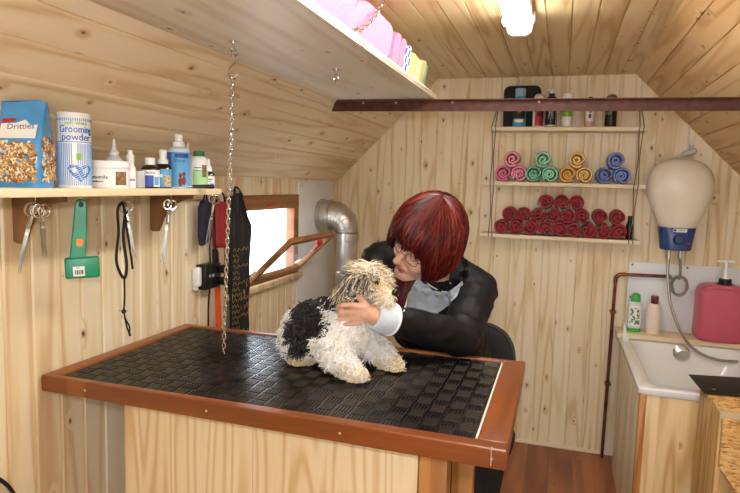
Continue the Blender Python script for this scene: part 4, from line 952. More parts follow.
# ledge with bottles
LZ = .70
b = MB(); b.bx((.305, 3.155, LZ - .024), (XR - .002, YB - .009, LZ), .002)
tag(b.build('tub_ledge', m_pinex, origin=(.6, 3.23, LZ)), 'pine ledge along the back wall above the tub, holding bottles and the red canister', 'shelf')
b = MB(); b.bx((.31, 3.16, .655), (.335, 3.30, LZ - .025), .002)
tag(b.build('ledge_block', m_pinez, origin=(.32, 3.25, .66)), 'small pine block under the left end of the tub ledge', 'block')
t = thing('green_cap_shampoo', 'clear shampoo bottle with bright green cap, base and a printed picture on the ledge', 'bottle', (.386, 3.225, LZ)); M = WM[t]
shape(t, 'bottle_body', base('pale_milky', '#d9e6dc', .2), [(.030, .018), (.032, .02), (.032, .135), (.026, .15), (.018, .156)], sy=.62); shape(t, 'green_base', base('bright_green', '#3fae4a', .35), [(.030, 0), (.032, .002), (.0322, .019), (.03, .021)], sy=.62)
shape(t, 'dome_cap', bpy.data.materials['bright_green'], [(.0215, .152), (.0225, .155), (.0225, .172), (.02, .186), (.012, .194), (.002, .197)], sy=.75)
b = MB(); patch(b, .032, -62, 62, .03, .132, M, 0, 12, .0006, 1, .62); b.build('label', m_paper, t)
b = MB(); rg = random.Random(9)
for k in range(26):
    a = rg.uniform(-40, 40); z = rg.uniform(.038, .124); Q = M @ Matrix.Diagonal((1, .62, 1, 1)) @ R(a, 'Z') @ frame((0, -.0332, z), (1, 0, 0), (0, 0, 1)); b.sph((0, 0, 0), (rg.uniform(.003, .007), rg.uniform(.004, .01), .0012), Q, rg.randrange(4) % 3, 10, 6)
b.build('label_picture', [base('grey_fur_print', '#7c7c7e', .6), base('dark_print_two', '#3a3a3e', .6), m_greenprint], t)
t = thing('cream_bottle', 'cream bottle with a dark red flip cap beside the green capped one', 'bottle', (.473, 3.225, LZ))
shape(t, 'bottle_body', base('creamy_plastic', '#efdfcc', .3), [(.031, 0), (.033, .004), (.033, .11), (.032, .128), (.022, .148), (.015, .153)], sy=.65); shape(t, 'flip_cap', base('maroon_cap', '#6c1420', .35), [(.0165, .15), (.0175, .152), (.0175, .186), (.0165, .188)])
m_red = mottled('red_liquid', '#ea7c8e', '#e06c80', 5, .25, 0, 0, Transmission_Weight=.35, IOR=1.2)
t = thing('red_canister', 'large translucent pinkish red canister with a white pump on the ledge', 'canister', (.742, 3.215, LZ))
CX = .756; b = MB(); ss = []
for z, q, c in ((0, .90, .5), (.012, .985, .35), (.03, 1, .35), (.1, .99, .35), (.2, 1, .35), (.225, 1, .35), (.243, .97, .38), (.258, .86, .45), (.268, .66, .6), (.272, .4, .8)):
    for k in range(36):
        a = 2 * PI * k / 36; pw_ = c; ss.append((CX + .102 * q * math.copysign(abs(math.cos(a)) ** pw_, math.cos(a)), 3.215 + .083 * q * math.copysign(abs(math.sin(a)) ** pw_, math.sin(a)), LZ + .001 + z))
fs = [(j * 36 + k, j * 36 + (k + 1) % 36, (j + 1) * 36 + (k + 1) % 36, (j + 1) * 36 + k) for j in range(9) for k in range(36)] + [tuple(range(36)), tuple(9 * 36 + k for k in range(36))]
b.add(ss, fs, None, 0, True); b.build('canister_body', m_red, t)
b = MB(); b.lathe([(.03, .268), (.032, .27), (.032, .278), (.027, .28), (.027, .298), (.024, .30)], T(CX + .01, 3.2, LZ), 24); b.build('screw_collar', m_black, t)
b = MB(); b.lathe([(.018, .30), (.012, .306), (.0085, .312), (.0085, .372), (.01, .374), (.01, .384), (.008, .386)], T(CX + .01, 3.2, LZ), 20); b.cap((CX + .01, 3.2, LZ + .379), (CX - .027, 3.19, LZ + .382), .0075, .006); b.cap((CX + .01, 3.2, LZ + .381), (CX + .04, 3.2, LZ + .381), .008, .007); b.build('pump', m_white, t)
b = MB(); b.tube(spline([(.66, 3.15, LZ + .235), (.70, 3.14, LZ + .262), (.78, 3.14, LZ + .262), (.83, 3.15, LZ + .235)], 6), .008, 8); b.build('moulded_handle', bpy.data.materials['red_liquid'], t)
# tub
TR_ = .674
t = thing('wash_tub', 'white shower tray tub set in a pine boarded surround at the right', 'tub', (.6, 2.78, 0))
b = MB(); x0, x1, y0, y1 = .318, XR - .002, 2.383, 3.17
def rect(i, z, r=.0): return [(x0 + i[0], y0 + i[2], z), (x1 - i[1], y0 + i[2], z), (x1 - i[1], y1 - i[3], z), (x0 + i[0], y1 - i[3], z)]
def rr_(i, z, r, n=5):
    a0, a1, b0, b1 = x0 + i[0], x1 - i[1], y0 + i[2], y1 - i[3]; out = []
    for cx_, cy_, s0 in ((a1 - r, b1 - r, 0), (a0 + r, b1 - r, 90), (a0 + r, b0 + r, 180), (a1 - r, b0 + r, 270)):
        for k in range(n + 1): q = math.radians(s0 + 90 * k / n); out.append((cx_ + r * math.cos(q), cy_ + r * math.sin(q), z))
    return out
rings = [rr_((.006, .0, .006, .0), TR_ - .03, .012), rr_((0, 0, 0, 0), TR_ - .022, .014), rr_((0, 0, 0, 0), TR_ - .006, .014), rr_((.006, .006, .006, .004), TR_, .014), rr_((.045, .04, .055, .03), TR_ - .001, .05), rr_((.055, .05, .07, .034), TR_ - .012, .06), rr_((.09, .07, .12, .05), TR_ - .13, .08), rr_((.12, .1, .16, .08), TR_ - .19, .09), rr_((.16, .14, .2, .12), TR_ - .2, .08)]
n = len(rings[0]); vs = [v for q in rings for v in q]; fs = [(j * n + k, j * n + (k + 1) % n, (j + 1) * n + (k + 1) % n, (j + 1) * n + k) for j in range(len(rings) - 1) for k in range(n)] + [tuple((len(rings) - 1) * n + k for k in range(n))]
b.add(vs, fs, None, 0, True); tb = b.build('basin', base('white_enamel', '#eceded', .12), t); 
b = MB(); b.lathe([(.03, 0), (.037, .004), (.037, .012), (.026, .022), (.004, .025)], frame((.590, 3.112, .642), (-1, 0, 0), (0, .12, 1)) , 28); b.build('overflow_cover', m_chrome, t)
b = MB(); b.bx((.348, 2.392, 0), (.62, 2.41, TR_ - .022), .001); b.build('front_boarding', m_tubfront, t)
b = MB(); b.bx((.325, 2.41, 0), (.341, 3.15, TR_ - .022), .001); b.build('side_boarding', m_tubside, t)
b = MB(); b.bx((.325, 2.388, 0), (.349, 2.412, TR_ - .022), .002); b.build('corner_post', m_post, t)
b = MB(); b.prism([(0, 0), (.0, .06), (-.0, .09), (.03, .0)], .02, frame((.327, 3.12, TR_), (1, 0, 0), (0, 0, 1))); b.build('sealing_strip', m_white, t)
# OSB step box
mo = base('osb_board', '#c99a54', .55); L_ = mo.node_tree.links; pb = mo.node_tree.nodes['Principled BSDF']
tc = N(mo, 'ShaderNodeTexCoord'); mp = N(mo, 'ShaderNodeMapping'); mp.inputs['Rotation'].default_value = (.4, .3, .5); mp.inputs['Scale'].default_value = (1, 1, 2.4); L_.new(tc.outputs['Object'], mp.inputs[0])
nz = N(mo, 'ShaderNodeTexNoise'); nz.inputs['Scale'].default_value = 14; L_.new(tc.outputs['Object'], nz.inputs['Vector'])
vm = N(mo, 'ShaderNodeVectorMath', operation='ADD'); sc3 = N(mo, 'ShaderNodeVectorMath', operation='SCALE'); sc3.inputs['Scale'].default_value = .03; L_.new(nz.outputs['Color'], sc3.inputs[0]); L_.new(mp.outputs[0], vm.inputs[0]); L_.new(sc3.outputs[0], vm.inputs[1])
v1 = N(mo, 'ShaderNodeTexVoronoi'); v1.inputs['Scale'].default_value = 75; L_.new(vm.outputs[0], v1.inputs['Vector'])
c_ = ramp(mo, N(mo, 'ShaderNodeSeparateXYZ').outputs[0], [(.0, '#e4c084'), (.5, '#d4a662'), (.85, '#bf8c48'), (1, '#9c6c34')])
sx_ = c_.node.inputs[0].links[0].from_node; L_.new(v1.outputs['Color'], sx_.inputs[0]); L_.new(c_, pb.inputs['Base Color'])
t = thing('osb_step', 'box of golden chipboard in front of the tub at the right edge', 'box', (.7, 2.15, 0))
b = MB(); b.prism([(.523, .545), (.523, .703), (.86, .703), (.86, .30), (.70, .30)], .018, frame((0, 2.078, 0), (1, 0, 0), (0, 0, 1)), 0, .0015); b.build('front_board', mo, t)
b = MB(); b.bx((.515, 2.078, .703), (.86, 2.36, .72), .002); b.build('top_board', mo, t)
b = MB(); b.bx((.517, 2.079, 0), (.532, 2.36, .702), .002); b.build('side_board', wood('osb_pale_side', '#dcbc84', '#c69e60', '#9c733a', 'y', 'z', .3, 0, .0, .6, 1.6), t)
b = MB(); b.bx((.513, 2.066, .697), (.86, 2.08, .722), .002); b.build('edge_band', base('grey_edge', '#b8a888', .5), t)
b = MB(); b.bx((.533, 2.112, 0), (.86, 2.126, .7), .001); b.build('inner_board', bpy.data.materials['osb_pale_side'], t)
b = MB(); F = frame((.5, 2.24, .724), (1, .1, .03), (0, 1, .06))
b.box((.2, .075, .003), (.4, .17, .006), F, .002); t = thing('black_tray', 'thin black rubber sheet lying on the chipboard box at the right edge', 'sheet', (.65, 2.3, .722))
b.build('sheet', m_black, t)
b = MB(); b.sph((.04, .02, .0065), (.007, .007, .002), F, 0, 12, 6); b.build('rivet', m_steel, t)

# ================================================================== CHAIR BEHIND THE TABLE
t = thing('office_chair', 'black office chair with rounded backrest behind the table, under the seated person', 'chair', (-.33, 2.2, 0))
b = MB(); b.lathe([(.02, -.04), (.19, -.04), (.215, -.02), (.22, 0), (.21, .025), (.16, .035), (.02, .03)], T(-.33, 2.2, .47), 36, 0, 1, 1, pw=.75); b.build('seat', m_blackcloth, t)
b = MB(); vs = []
def back(x, z, y0): return Vector((-.335 + x, y0 + (x / .21) ** 2 * -.05, .70 + z))
ol = []
for k in range(40):
    a = 2 * PI * k / 40; ol.append((.205 * math.copysign(abs(math.cos(a)) ** .62, math.cos(a)), .165 * math.copysign(abs(math.sin(a)) ** .72, math.sin(a))))
def backpad(mb, y0, y1, sc, puff=0):
    vs = []; fs = []; n = 40
    for y, s_ in ((y0, .55), (y0, .93), (y0 + .006, 1), (y1 - .006, 1), (y1, .93), (y1 - puff, .55)):
        vs += [back(x * s_ * sc, z * s_ * sc, y) for x, z in ol]
    for j in range(5):
        for k in range(n): fs.append((j * n + k, j * n + (k + 1) % n, (j + 1) * n + (k + 1) % n, (j + 1) * n + k))
    fs += [tuple(range(n)), tuple(5 * n + k for k in range(n))]; mb.add(vs, fs, None, 0, True)
backpad(b, 2.36, 2.40, .95); b.build('backrest', m_blackcloth, t)
b = MB(); backpad(b, 2.395, 2.412, 1.0); b.build('back_shell', base('charcoal_shell', '#2c2c2e', .45), t)
b = MB(); b.tube(spline([(-.335, 2.2, .43), (-.335, 2.36, .43), (-.335, 2.44, .47), (-.335, 2.43, .6)], 6), .016, 8, flat=1.6); b.build('back_bracket', m_black, t)
b = MB(); b.cyl((-.33, 2.2, .43), (-.33, 2.2, .28), .025); b.cyl((-.33, 2.2, .28), (-.33, 2.2, .1), .035); b.build('gas_stem', m_black, t)
for k in range(5):
    a = 2 * PI * k / 5 + .3; b = MB(); e = Vector((-.33 + .25 * math.cos(a), 2.2 + .25 * math.sin(a), .075)); b.cap((-.33, 2.2, .11), e, .026, .016); lg = b.build('leg', m_black, t)
    b = MB(); s_ = Vector((-math.sin(a), math.cos(a), 0)) * .012; b.cyl(e - s_ * 1.8 + Vector((0, 0, -.04)), e + s_ * 1.8 + Vector((0, 0, -.04)), .026, n=18); b.build('caster', m_black, lg)

# ================================================================== SCULPTED BODIES
def blob(name, fill, voxel, smooth, mats, parent=None, origin=None, fac=.5):
    b = MB(); fill(b); o = b.build(name, mats, parent, origin)
    m = o.modifiers.new('r', 'REMESH'); m.mode = 'VOXEL'; m.voxel_size = voxel; m.use_smooth_shade = True
    if smooth: q = o.modifiers.new('s', 'SMOOTH'); q.factor = fac; q.iterations = smooth
    bpy.context.view_layer.update()
    dg = bpy.context.evaluated_depsgraph_get(); me = bpy.data.meshes.new_from_object(o.evaluated_get(dg)); o.modifiers.clear(); old = o.data; o.data = me; bpy.data.meshes.remove(old)
    me.name = name; me.polygons.foreach_set('use_smooth', [True] * len(me.polygons)); me.update()
    if not len(me.materials):
        for mm in (mats if isinstance(mats, (list, tuple)) else [mats]): me.materials.append(mm)
    return o
def world_verts(o):
    n = len(o.data.vertices); a = np.empty(n * 3); o.data.vertices.foreach_get('co', a); M = np.array(WM[o]); return a.reshape(-1, 3) @ M[:3, :3].T + M[:3, 3]
def set_world_verts(o, v):
    M = np.array(WM[o].inverted()); o.data.vertices.foreach_set('co', (v @ M[:3, :3].T + M[:3, 3]).ravel()); o.data.update()
def bvh(o): 
    v = world_verts(o); return BVHTree.FromPolygons([tuple(a) for a in v], [tuple(p.vertices) for p in o.data.polygons])

m_skin = mottled('skin', '#e6b69e', '#d8a286', 25, .5, 0, 0); m_skin.node_tree.nodes['Principled BSDF'].inputs['Subsurface Weight'].default_value = .12
m_skin.node_tree.nodes['Principled BSDF'].inputs['Subsurface Radius'].default_value = (.01, .004, .002)
m_lip = base('lip', '#bb6c62', .5)
hz = Vector((.3869, -.4416, .8095)).normalized(); hf = Vector((-.5576, -.8113, -.1761)); hf = (hf - hz * hf.dot(hz)).normalized()
HC = Vector((-.3833, 1.8091, 1.2177)); hr = hf.cross(hz)      # hr: her right to left, x axis
HM = Matrix(((hr.x, hf.x, hz.x, HC.x), (hr.y, hf.y, hz.y, HC.y), (hr.z, hf.z, hz.z, HC.z), (0, 0, 0, 1)))
Hh = lambda x, y, z: HM @ Vector((x, y, z))
PELV = Vector((-.325, 2.2, .60)); CHEST = Vector((-.375, 2.03, .95)); NECK = Vector((-.385, 1.95, 1.10))
SL, EL, WL = Vector((-.252, 1.985, 1.05)), Vector((-.262, 1.745, .954)), Vector((-.455, 1.492, 1.056))
SR, ER, WR = Vector((-.60, 2.03, 1.125)), Vector((-.63, 1.84, .96)), Vector((-.47, 1.66, 1.03))
def hand(b0, W_, d, n_, s_, curl=1.0, sc=.9):
    class Sc:
        def cap(self, p, q, r0, r1): b0.cap(W_ + (Vector(p) - W_) * sc, W_ + (Vector(q) - W_) * sc, r0 * sc, r1 * sc)
        def sph(self, c, r, M): b0.sph(c, [a * sc for a in r], T(W_) @ Matrix.Scale(1, 4) @ T((M.to_translation() - W_) * sc) @ M.to_3x3().to_4x4())
    b = Sc()
    d, n_, s_ = d.normalized(), n_.normalized(), s_.normalized()
    F = Matrix(((d.x, n_.x, s_.x, 0), (d.y, n_.y, s_.y, 0), (d.z, n_.z, s_.z, 0), (0, 0, 0, 1)))
    b.cap(W_ - d * .004, W_ + d * .015, .022, .021)
    b.sph((0, 0, 0), (.036, .015, .038), T(W_ + d * .038) @ F)
    for off, L_, r in ((-.034, .80, .0082), (-.0115, .88, .0085), (.0110, .84, .0082), (.0325, .68, .0075)):
        p = W_ + d * .062 + s_ * off + n_ * .003; b.cap(W_ + d * .03 + s_ * off * .8, p, r * 1.1, r * 1.12)
        for (dd, nn, l) in ((.94, -.22 * curl, .040), (.72, -.62 * curl, .026), (.25, -.9 * curl, .020)):
            q = p + (d * dd + n_ * nn + s_ * off * 1.2).normalized() * l * L_; b.cap(p, q, r, r * .92); p = q; r *= .93
    p = W_ + d * .02 + s_ * -.03 - n_ * .008; q = p + (d * .6 - s_ * .75 - n_ * .5).normalized() * .036; b.cap(p, q, .0125, .0105); r_2 = q + (d * .8 - s_ * .3 - n_ * .6).normalized() * .03; b.cap(q, r_2, .0102, .0085)
def body(b):
    b.sph((0, -.012, .03), (.074, .094, .086), HM, n=28, m=18); b.sph((0, .028, -.035), (.060, .060, .082), HM, n=24, m=16)
    b.sph((0, .068, -.098), (.024, .022, .020), HM); b.cap(Hh(-.05, .0, -.07), Hh(-.012, .066, -.1), .02, .018); b.cap(Hh(.05, .0, -.07), Hh(.012, .066, -.1), .02, .018)
    for s_ in (-1, 1):
        b.sph((s_ * .036, .062, -.036), (.028, .026, .026), HM); b.sph((s_ * .03, .078, .022), (.026, .012, .009), HM); b.sph((s_ * .077, -.012, -.015), (.010, .02, .032), HM)
        b.sph((s_ * .031, .075, .0), (.0165, .0125, .0115), HM)      # lowered lids
    b.cap(Hh(0, .088, .012), Hh(0, .112, -.028), .0085, .0115); b.sph((0, .113, -.033), (.0125, .0125, .0105), HM); b.sph((-.011, .103, -.036), (.008, .009, .008), HM); b.sph((.011, .103, -.036), (.008, .009, .008), HM)
    b.sph((0, .082, -.062), (.026, .012, .012), HM); b.sph((0, .0845, -.0655), (.020, .009, .0055), HM); b.sph((0, .082, -.0765), (.018, .009, .0055), HM)
    b.cap(Hh(0, -.035, -.05), NECK, .050, .058); b.cap(NECK, NECK + Vector((.02, .03, -.05)), .06, .08)
    b.cap(CHEST + Vector((0, 0, .03)), PELV, .105, .125); b.cap(SL, SR, .058, .058); b.cap(CHEST, NECK, .082, .052)
    for a, e, w in ((SL, EL, WL), (SR, ER, WR)): b.cap(a, e, .046, .038); b.cap(e, w, .038, .026)
    hand(b, WL, Vector((-1, -.20, -.06)), Vector((-.14, -.88, .40)), Vector((-.1, .35, -.9)), 1.0)
    hand(b, WR, Vector((-.15, -.9, .3)), Vector((.8, .1, .5)), Vector((-.4, .1, -.9)), .7)
    for s_ in (-1, 1):
        hip = PELV + Vector((s_ * .09, -.02, -.02)); kn = Vector((-.33 + s_ * .11, 1.83, .575)); an = Vector((-.33 + s_ * .12, 1.90, .09))
        b.cap(hip, kn, .082, .058); b.cap(kn, an, .055, .036); b.cap(an + Vector((0, .02, -.04)), an + Vector((0, -.13, -.05)), .036, .03)
pr = thing('person', 'person with short red hair and black jacket, leaning over the table to hold the dog', 'person', (-.33, 2.2, .0))
pb_ = blob('body', body, .0031, 3, [m_skin, m_lip, base('black_trousers', '#131316', .8)], pr)
wv = world_verts(pb_); Hi = np.array(HM.inverted()); hl = wv @ Hi[:3, :3].T + Hi[:3, 3]
me = pb_.data; mi = np.zeros(len(me.polygons), dtype=int)
for p in me.polygons:
    c = hl[list(p.vertices)].mean(0); w = wv[list(p.vertices)].mean(0)
    if c[1] > .083 and -.0805 < c[2] < -.0600 and abs(c[0]) < .021 and not (-.0675 < c[2] < -.0665) and w[2] > 1.05: mi[p.index] = 1
    if w[2] < .66 and w[1] > 1.65: mi[p.index] = 2
me.polygons.foreach_set('material_index', mi)
# face details
b = MB()
for s_ in (-1, 1):
    b.tube([Hh(s_ * (.031 + .0145 * math.cos(a)), .0885 - .006 * abs(math.cos(a)) ** 2, -.0035 - .0055 * math.sin(a)) for a in np.linspace(.15, PI - .15, 9)], .0011, 6, 0)
b.build('eyelash', base('dark_lash', '#2a1814', .7), pr)
b = MB()
for s_ in (-1, 1): b.tube([Hh(s_ * x, y, z) for x, y, z in ((.013, .0925, .017), (.026, .0915, .022), (.04, .083, .021), (.048, .075, .016))], [.0014, .0022, .002, .001], 6)
b.build('eyebrow', base('brow_brown', '#5a2c1c', .8), pr)
b = MB(); b.tube([Hh(x, .0945 - .9 * x * x * 10, -.0705 - abs(x) * .12) for x in np.linspace(-.019, .019, 9)], .0009, 6); b.build('mouth_line', base('mouth_dark', '#6a2c2a', .6), pr)
# glasses
b = MB()
for s_ in (-1, 1):
    b.tube([Hh(s_ * (.033 + .0215 * math.copysign(abs(math.cos(a)) ** .75, math.cos(a))), .1035 - .012 * (.033 + .0215 * math.cos(a)) / .05 - .004, -.008 + .0155 * math.copysign(abs(math.sin(a)) ** .75, math.sin(a))) for a in [2 * PI * k / 24 for k in range(24)]], .0011, 6, 0, True)
    b.tube(spline([Hh(s_ * .0545, .086, -.002), Hh(s_ * .066, .07, .0), Hh(s_ * .076, .02, .002), Hh(s_ * .078, -.02, .0), Hh(s_ * .076, -.035, -.012)], 5), .0013, 6)
b.tube(spline([Hh(-.0125, .1, -.004), Hh(0, .1065, -.001), Hh(.0125, .1, -.004)], 4), .0012, 6)
gl = b.build('glasses', base('glasses_frame', '#4a3c3c', .3, .6), pr)
b = MB()
for s_ in (-1, 1):
    pts = [Hh(s_ * (.033 + .021 * math.copysign(abs(math.cos(a)) ** .75, math.cos(a))), .0995 - .012 * (.033 + .021 * math.cos(a)) / .05, -.008 + .015 * math.copysign(abs(math.sin(a)) ** .75, math.sin(a))) for a in [2 * PI * k / 24 for k in range(24)]]
    b.add(pts + [p - hf * .0012 for p in pts], [tuple(range(24)), tuple(range(24, 48))[::-1]] + [(k, (k + 1) % 24, 24 + (k + 1) % 24, 24 + k) for k in range(24)])
b.build('lens', glass('lens_glass', '#ffffff', .1, .05), gl)
b = MB(); b.tube([Hh(.083, -.012, -.045 + .006 * math.sin(a)) + hf * .006 * math.cos(a) for a in [2 * PI * k / 14 for k in range(14)]], .001, 6, 0, True); b.cap(Hh(.083, -.012, -.05), Hh(.083, -.012, -.068), .0016, .002); b.build('earring', m_chrome, pr)

# hair: red bob, a shell of locks running from the parting to the fringe, sides and nape
m_hair = mottled('red_hair', '#6a1410', '#420a0c', 60, .42, 0, 0, Specular_IOR_Level=.3); hp_ = m_hair.node_tree.nodes['Principled BSDF']
gi = N(m_hair, 'ShaderNodeNewGeometry'); c_ = ramp(m_hair, gi.outputs['Random Per Island'], [(0, '#240506'), (.45, '#440b0b'), (.8, '#5e1510'), (1, '#83301a')]); m_hair.node_tree.links.new(c_, hp_.inputs['Base Color'])
hrg = random.Random(21)
def endz(az):       # how far down the hair reaches: az 0 = front, +-180 = nape
    a = abs(az)
    if a < 42: return .036 + .008 * math.sin(az * .2)
    if a < 62: return .036 - .098 * (a - 42) / 20
    if a < 110: return -.062
    return -.07
def hairpt(az, u, lift=0.0):
    a = math.radians(az); ze = endz(az); top = .162
    ph0 = .06; zt = max(0, u) ** 2 * (3 - 2 * u) * .35 + max(0, u) * .65
    z = top + (ze - top) * zt ** 1.35
    rx, ry = .106, .120
    q = max(0, (z - .03) / (.162 - .03)); prof = math.sqrt(max(0, 1 - min(1, q) ** 2.1))
    if z < .03: prof = 1 + .03 * math.sin((.03 - z) / .12 * PI) - .22 * max(0, (-.035 - z) / .06) ** 1.5
    x = math.sin(a) * (rx + lift) * prof + .006; y = math.cos(a) * (ry + lift) * prof + .010 + (-.004 if abs(az) > 120 else 0)
    if abs(az) < 62: y = min(y, .122 + lift)
    w_ = max(0, 1 - u) ** 2.2; return Hh(x + .030 * w_, y - .030 * w_, z + lift * .6 - .006 * w_)
b = MB(); nA, nU = 72, 18; vs = []
for ly in (0, 1):
    for i in range(nA):
        for j in range(nU + 1): vs.append(hairpt(-180 + 360 * i / nA, .03 + .97 * j / nU, 0 if ly == 0 else -.016))
fs = []; q = nA * (nU + 1)
for i in range(nA):
    i2 = (i + 1) % nA
    for j in range(nU):
        a, c = i * (nU + 1) + j, i2 * (nU + 1) + j; fs += [(a, c, c + 1, a + 1), (q + a, q + a + 1, q + c + 1, q + c)]
    fs.append((i * (nU + 1) + nU, i2 * (nU + 1) + nU, q + i2 * (nU + 1) + nU, q + i * (nU + 1) + nU))
fs.append(tuple(i * (nU + 1) for i in range(nA)))
b.add(vs, fs, None, 0, True)
def lock(b, pts, r0, n=5, mi=0, flat=.45):
    N_ = len(pts); b.tube(pts, [max(.0003, r0 * math.sin(PI * (.18 + .80 * i / (N_ - 1))) ** .7) for i in range(N_)], n, mi, False, flat)
for k in range(1900):
    az = hrg.uniform(-180, 180); u0 = hrg.uniform(.0, .5) if k % 3 else hrg.uniform(-.05, .05); u1 = min(1.045, u0 + hrg.uniform(.45, .9)); dz = hrg.uniform(-14, 14); lf = hrg.uniform(.0005, .007); jz = hrg.uniform(-.10, .07)
    lock(b, [hairpt(az + dz * (u - u0) + 5 * math.sin(u * 5 + k), u + jz * (u - u0) / (u1 - u0), lf * math.sin(PI * min(1, (u - u0) / (u1 - u0) + .12)) + .0004) for u in np.linspace(u0, u1, 9)], hrg.uniform(.0016, .0032), 5)
hair = b.build('hair', m_hair, pr)
# jacket
m_jack = mottled('black_nylon', '#07080b', '#0e0f13', 12, .62, 0, .12, Specular_IOR_Level=.3)
def jacket(b):
    b.sph((0, 0, 0), (.165, .125, .20), frame(CHEST + Vector((-.015, .015, .0)), (SL - SR), (0, .3, -1)))
    b.cap(CHEST + Vector((.005, .03, -.03)), PELV + Vector((0, .02, 0)), .135, .155); b.cap(SL + Vector((-.012, .01, .005)), SR + Vector((.02, .01, 0)), .078, .080); b.cap(CHEST + Vector((-.03, -.035, .03)), NECK + Vector((-.015, -.0, -.03)), .10, .078)
    b.cap(SL, EL, .070, .058); b.cap(EL, EL.lerp(WL, .80), .056, .041); b.cap(SR, ER, .068, .056); b.cap(ER, ER.lerp(WR, .82), .056, .044)
    b.sph(EL + Vector((.0, .02, .01)), .062); b.cap(SL.lerp(EL, .5) + Vector((.0, .01, -.0)), CHEST + Vector((.07, .0, -.10)), .055, .08)
    b.cap(NECK + Vector((.045, .03, .025)), SL + Vector((.0, .01, .005)), .058, .072); b.cap(NECK + Vector((-.03, .05, .02)), SR, .055, .07)
    # stand collar
    for k in range(14):
        a = math.radians(25 + 310 * k / 13); cpt = NECK + Vector((.012, .01, .005)); ax = (Hh(0, -.03, -.05) - NECK).normalized(); u = ax.cross(Vector((.3, 1, 0))).normalized(); w = ax.cross(u)
        p = cpt + u * .078 * math.sin(a) + w * .078 * -math.cos(a); b.cap(p, p + ax * .055 + (p - cpt) * .25, .014, .009)
jk = blob('jacket', jacket, .0055, 4, [m_jack], pr)
v = world_verts(jk); nr = np.empty(len(v) * 3); jk.data.vertices.foreach_get('normal', nr); nr = nr.reshape(-1, 3)
for i in range(len(v)):      # folds in the sleeves and back
    p = Vector(v[i]); q1 = noise.noise((p.x * 16 + p.z * 9, p.y * 9, p.z * 22)); q2 = noise.noise((p.x * 34, p.y * 30, p.z * 40 + p.x * 20))
    v[i] += nr[i] * (.0075 * (1 - abs(q1) * 3) * .35 + .0025 * q2)
set_world_verts(jk, v)
jb = bvh(jk)
def wedge(name, pl, mat, lift, th, parent, step=1.3, tree=None, mats=None):
    """cloth panel lying on the jacket: outline given by where its corners are seen, laid on the surface as real cloth"""
    tree = tree or jb; b = bmesh.new(); pts2 = [Vector((x, y, 0)) for x, y in pl]
    f = b.faces.new([b.verts.new(p) for p in pts2]); xs = [p.x for p in pts2]; ys = [p.y for p in pts2]
    x = min(xs) + step
    while x < max(xs): bmesh.ops.bisect_plane(b, geom=b.verts[:] + b.edges[:] + b.faces[:], plane_co=(x, 0, 0), plane_no=(1, 0, 0)); x += step
    y = min(ys) + step
    while y < max(ys): bmesh.ops.bisect_plane(b, geom=b.verts[:] + b.edges[:] + b.faces[:], plane_co=(0, y, 0), plane_no=(0, 1, 0)); y += step
    b.verts.index_update(); out = {}
    for q in b.verts:
        d = (FW + RT * ((q.co.x - 370) / 600) - UP * ((q.co.y - 246.5) / 600)).normalized(); h = tree.ray_cast(CAM, d)
        if h[0] is None: out[q.index] = None
        else: out[q.index] = (h[0], h[1] if h[1].dot(d) < 0 else -h[1])
    dep = [((o_[0] - CAM).length) for o_ in out.values() if o_]; md = float(np.median(dep)); vs = []; fs = []; idx = {}
    for q in b.verts:
        o_ = out[q.index]; d = (FW + RT * ((q.co.x - 370) / 600) - UP * ((q.co.y - 246.5) / 600)).normalized()
        P_ = o_[0] + o_[1] * lift if o_ and abs((o_[0] - CAM).length - md) < .12 else CAM + d * md
        idx[q.index] = len(vs) // 2; nn = o_[1] if o_ else -d; vs += [P_, P_ - nn * th]
    for f in b.faces: k = [idx[q.index] for q in f.verts]; fs += [tuple(2 * i for i in k), tuple(2 * i + 1 for i in k)[::-1]]
    for e in b.edges:
        if len(e.link_faces) == 1: a, c = idx[e.verts[0].index], idx[e.verts[1].index]; fs.append((2 * a, 2 * c, 2 * c + 1, 2 * a + 1))
    b.free(); m_ = MB(); m_.add(vs, fs, None, 0, True); return m_.build(name, mat, parent)
m_pale = cloth('pale_blue_fabric', '#cfdae4', '#c0ccd8', 200); m_pipe = base('white_piping', '#eceef0', .5)
m_sweat = cloth('maroon_knit', '#8c1428', '#720e20', 240)
wedge('sweater', [(384, 270), (400, 278), (419, 276), (410, 292), (404, 312), (392, 318), (384, 312)], m_sweat, .004, .006, pr)
wedge('chest_panel', [(419, 279), (432, 290), (446, 293), (462, 283), (457, 296), (444, 309), (430, 318), (416, 322), (404, 313), (409, 294)], m_pale, .005, .006, pr)
def piping(px, r=.0022):
    out = []
    for x, y in px:
        d = (FW + RT * ((x - 370) / 600) - UP * ((y - 246.5) / 600)).normalized(); h = jb.ray_cast(CAM, d)
        if h[0]: out.append(h[0] - d * .007)
    b = MB(); 
    if len(out) > 2: b.tube(spline(out, 3), r, 6); b.build('piping', m_pipe, pr)
piping([(420, 276), (427, 283), (436, 289), (446, 292), (455, 288), (462, 282)]); piping([(420, 276), (414, 285), (409, 295), (404, 311)])
# cuffs
for w, e, nm in ((WL, EL, 'cuff'), (WR, ER, 'cuff')):
    d = (w - e).normalized(); b = MB(); b.lathe([(.028, -.062), (.043, -.06), (.0425, -.035), (.039, -.008), (.036, -.002), (.030, .0), (.027, -.006)], zto(w - d * .0, w + d), 28); c = b.build('cuff', m_pale, pr)
    b = MB(); b.lathe([(.0435, -.063), (.0462, -.0625), (.0462, -.0585), (.0435, -.058)], zto(w - d * .0, w + d), 28); b.build('piping', m_pipe, c)
for s_ in (-1, 1):
    an = Vector((-.33 + s_ * .12, 1.90, .05)); b = MB(); b.sph((an.x, an.y - .05, .05), (.052, .135, .05)); b.build('shoe', m_black, pr)

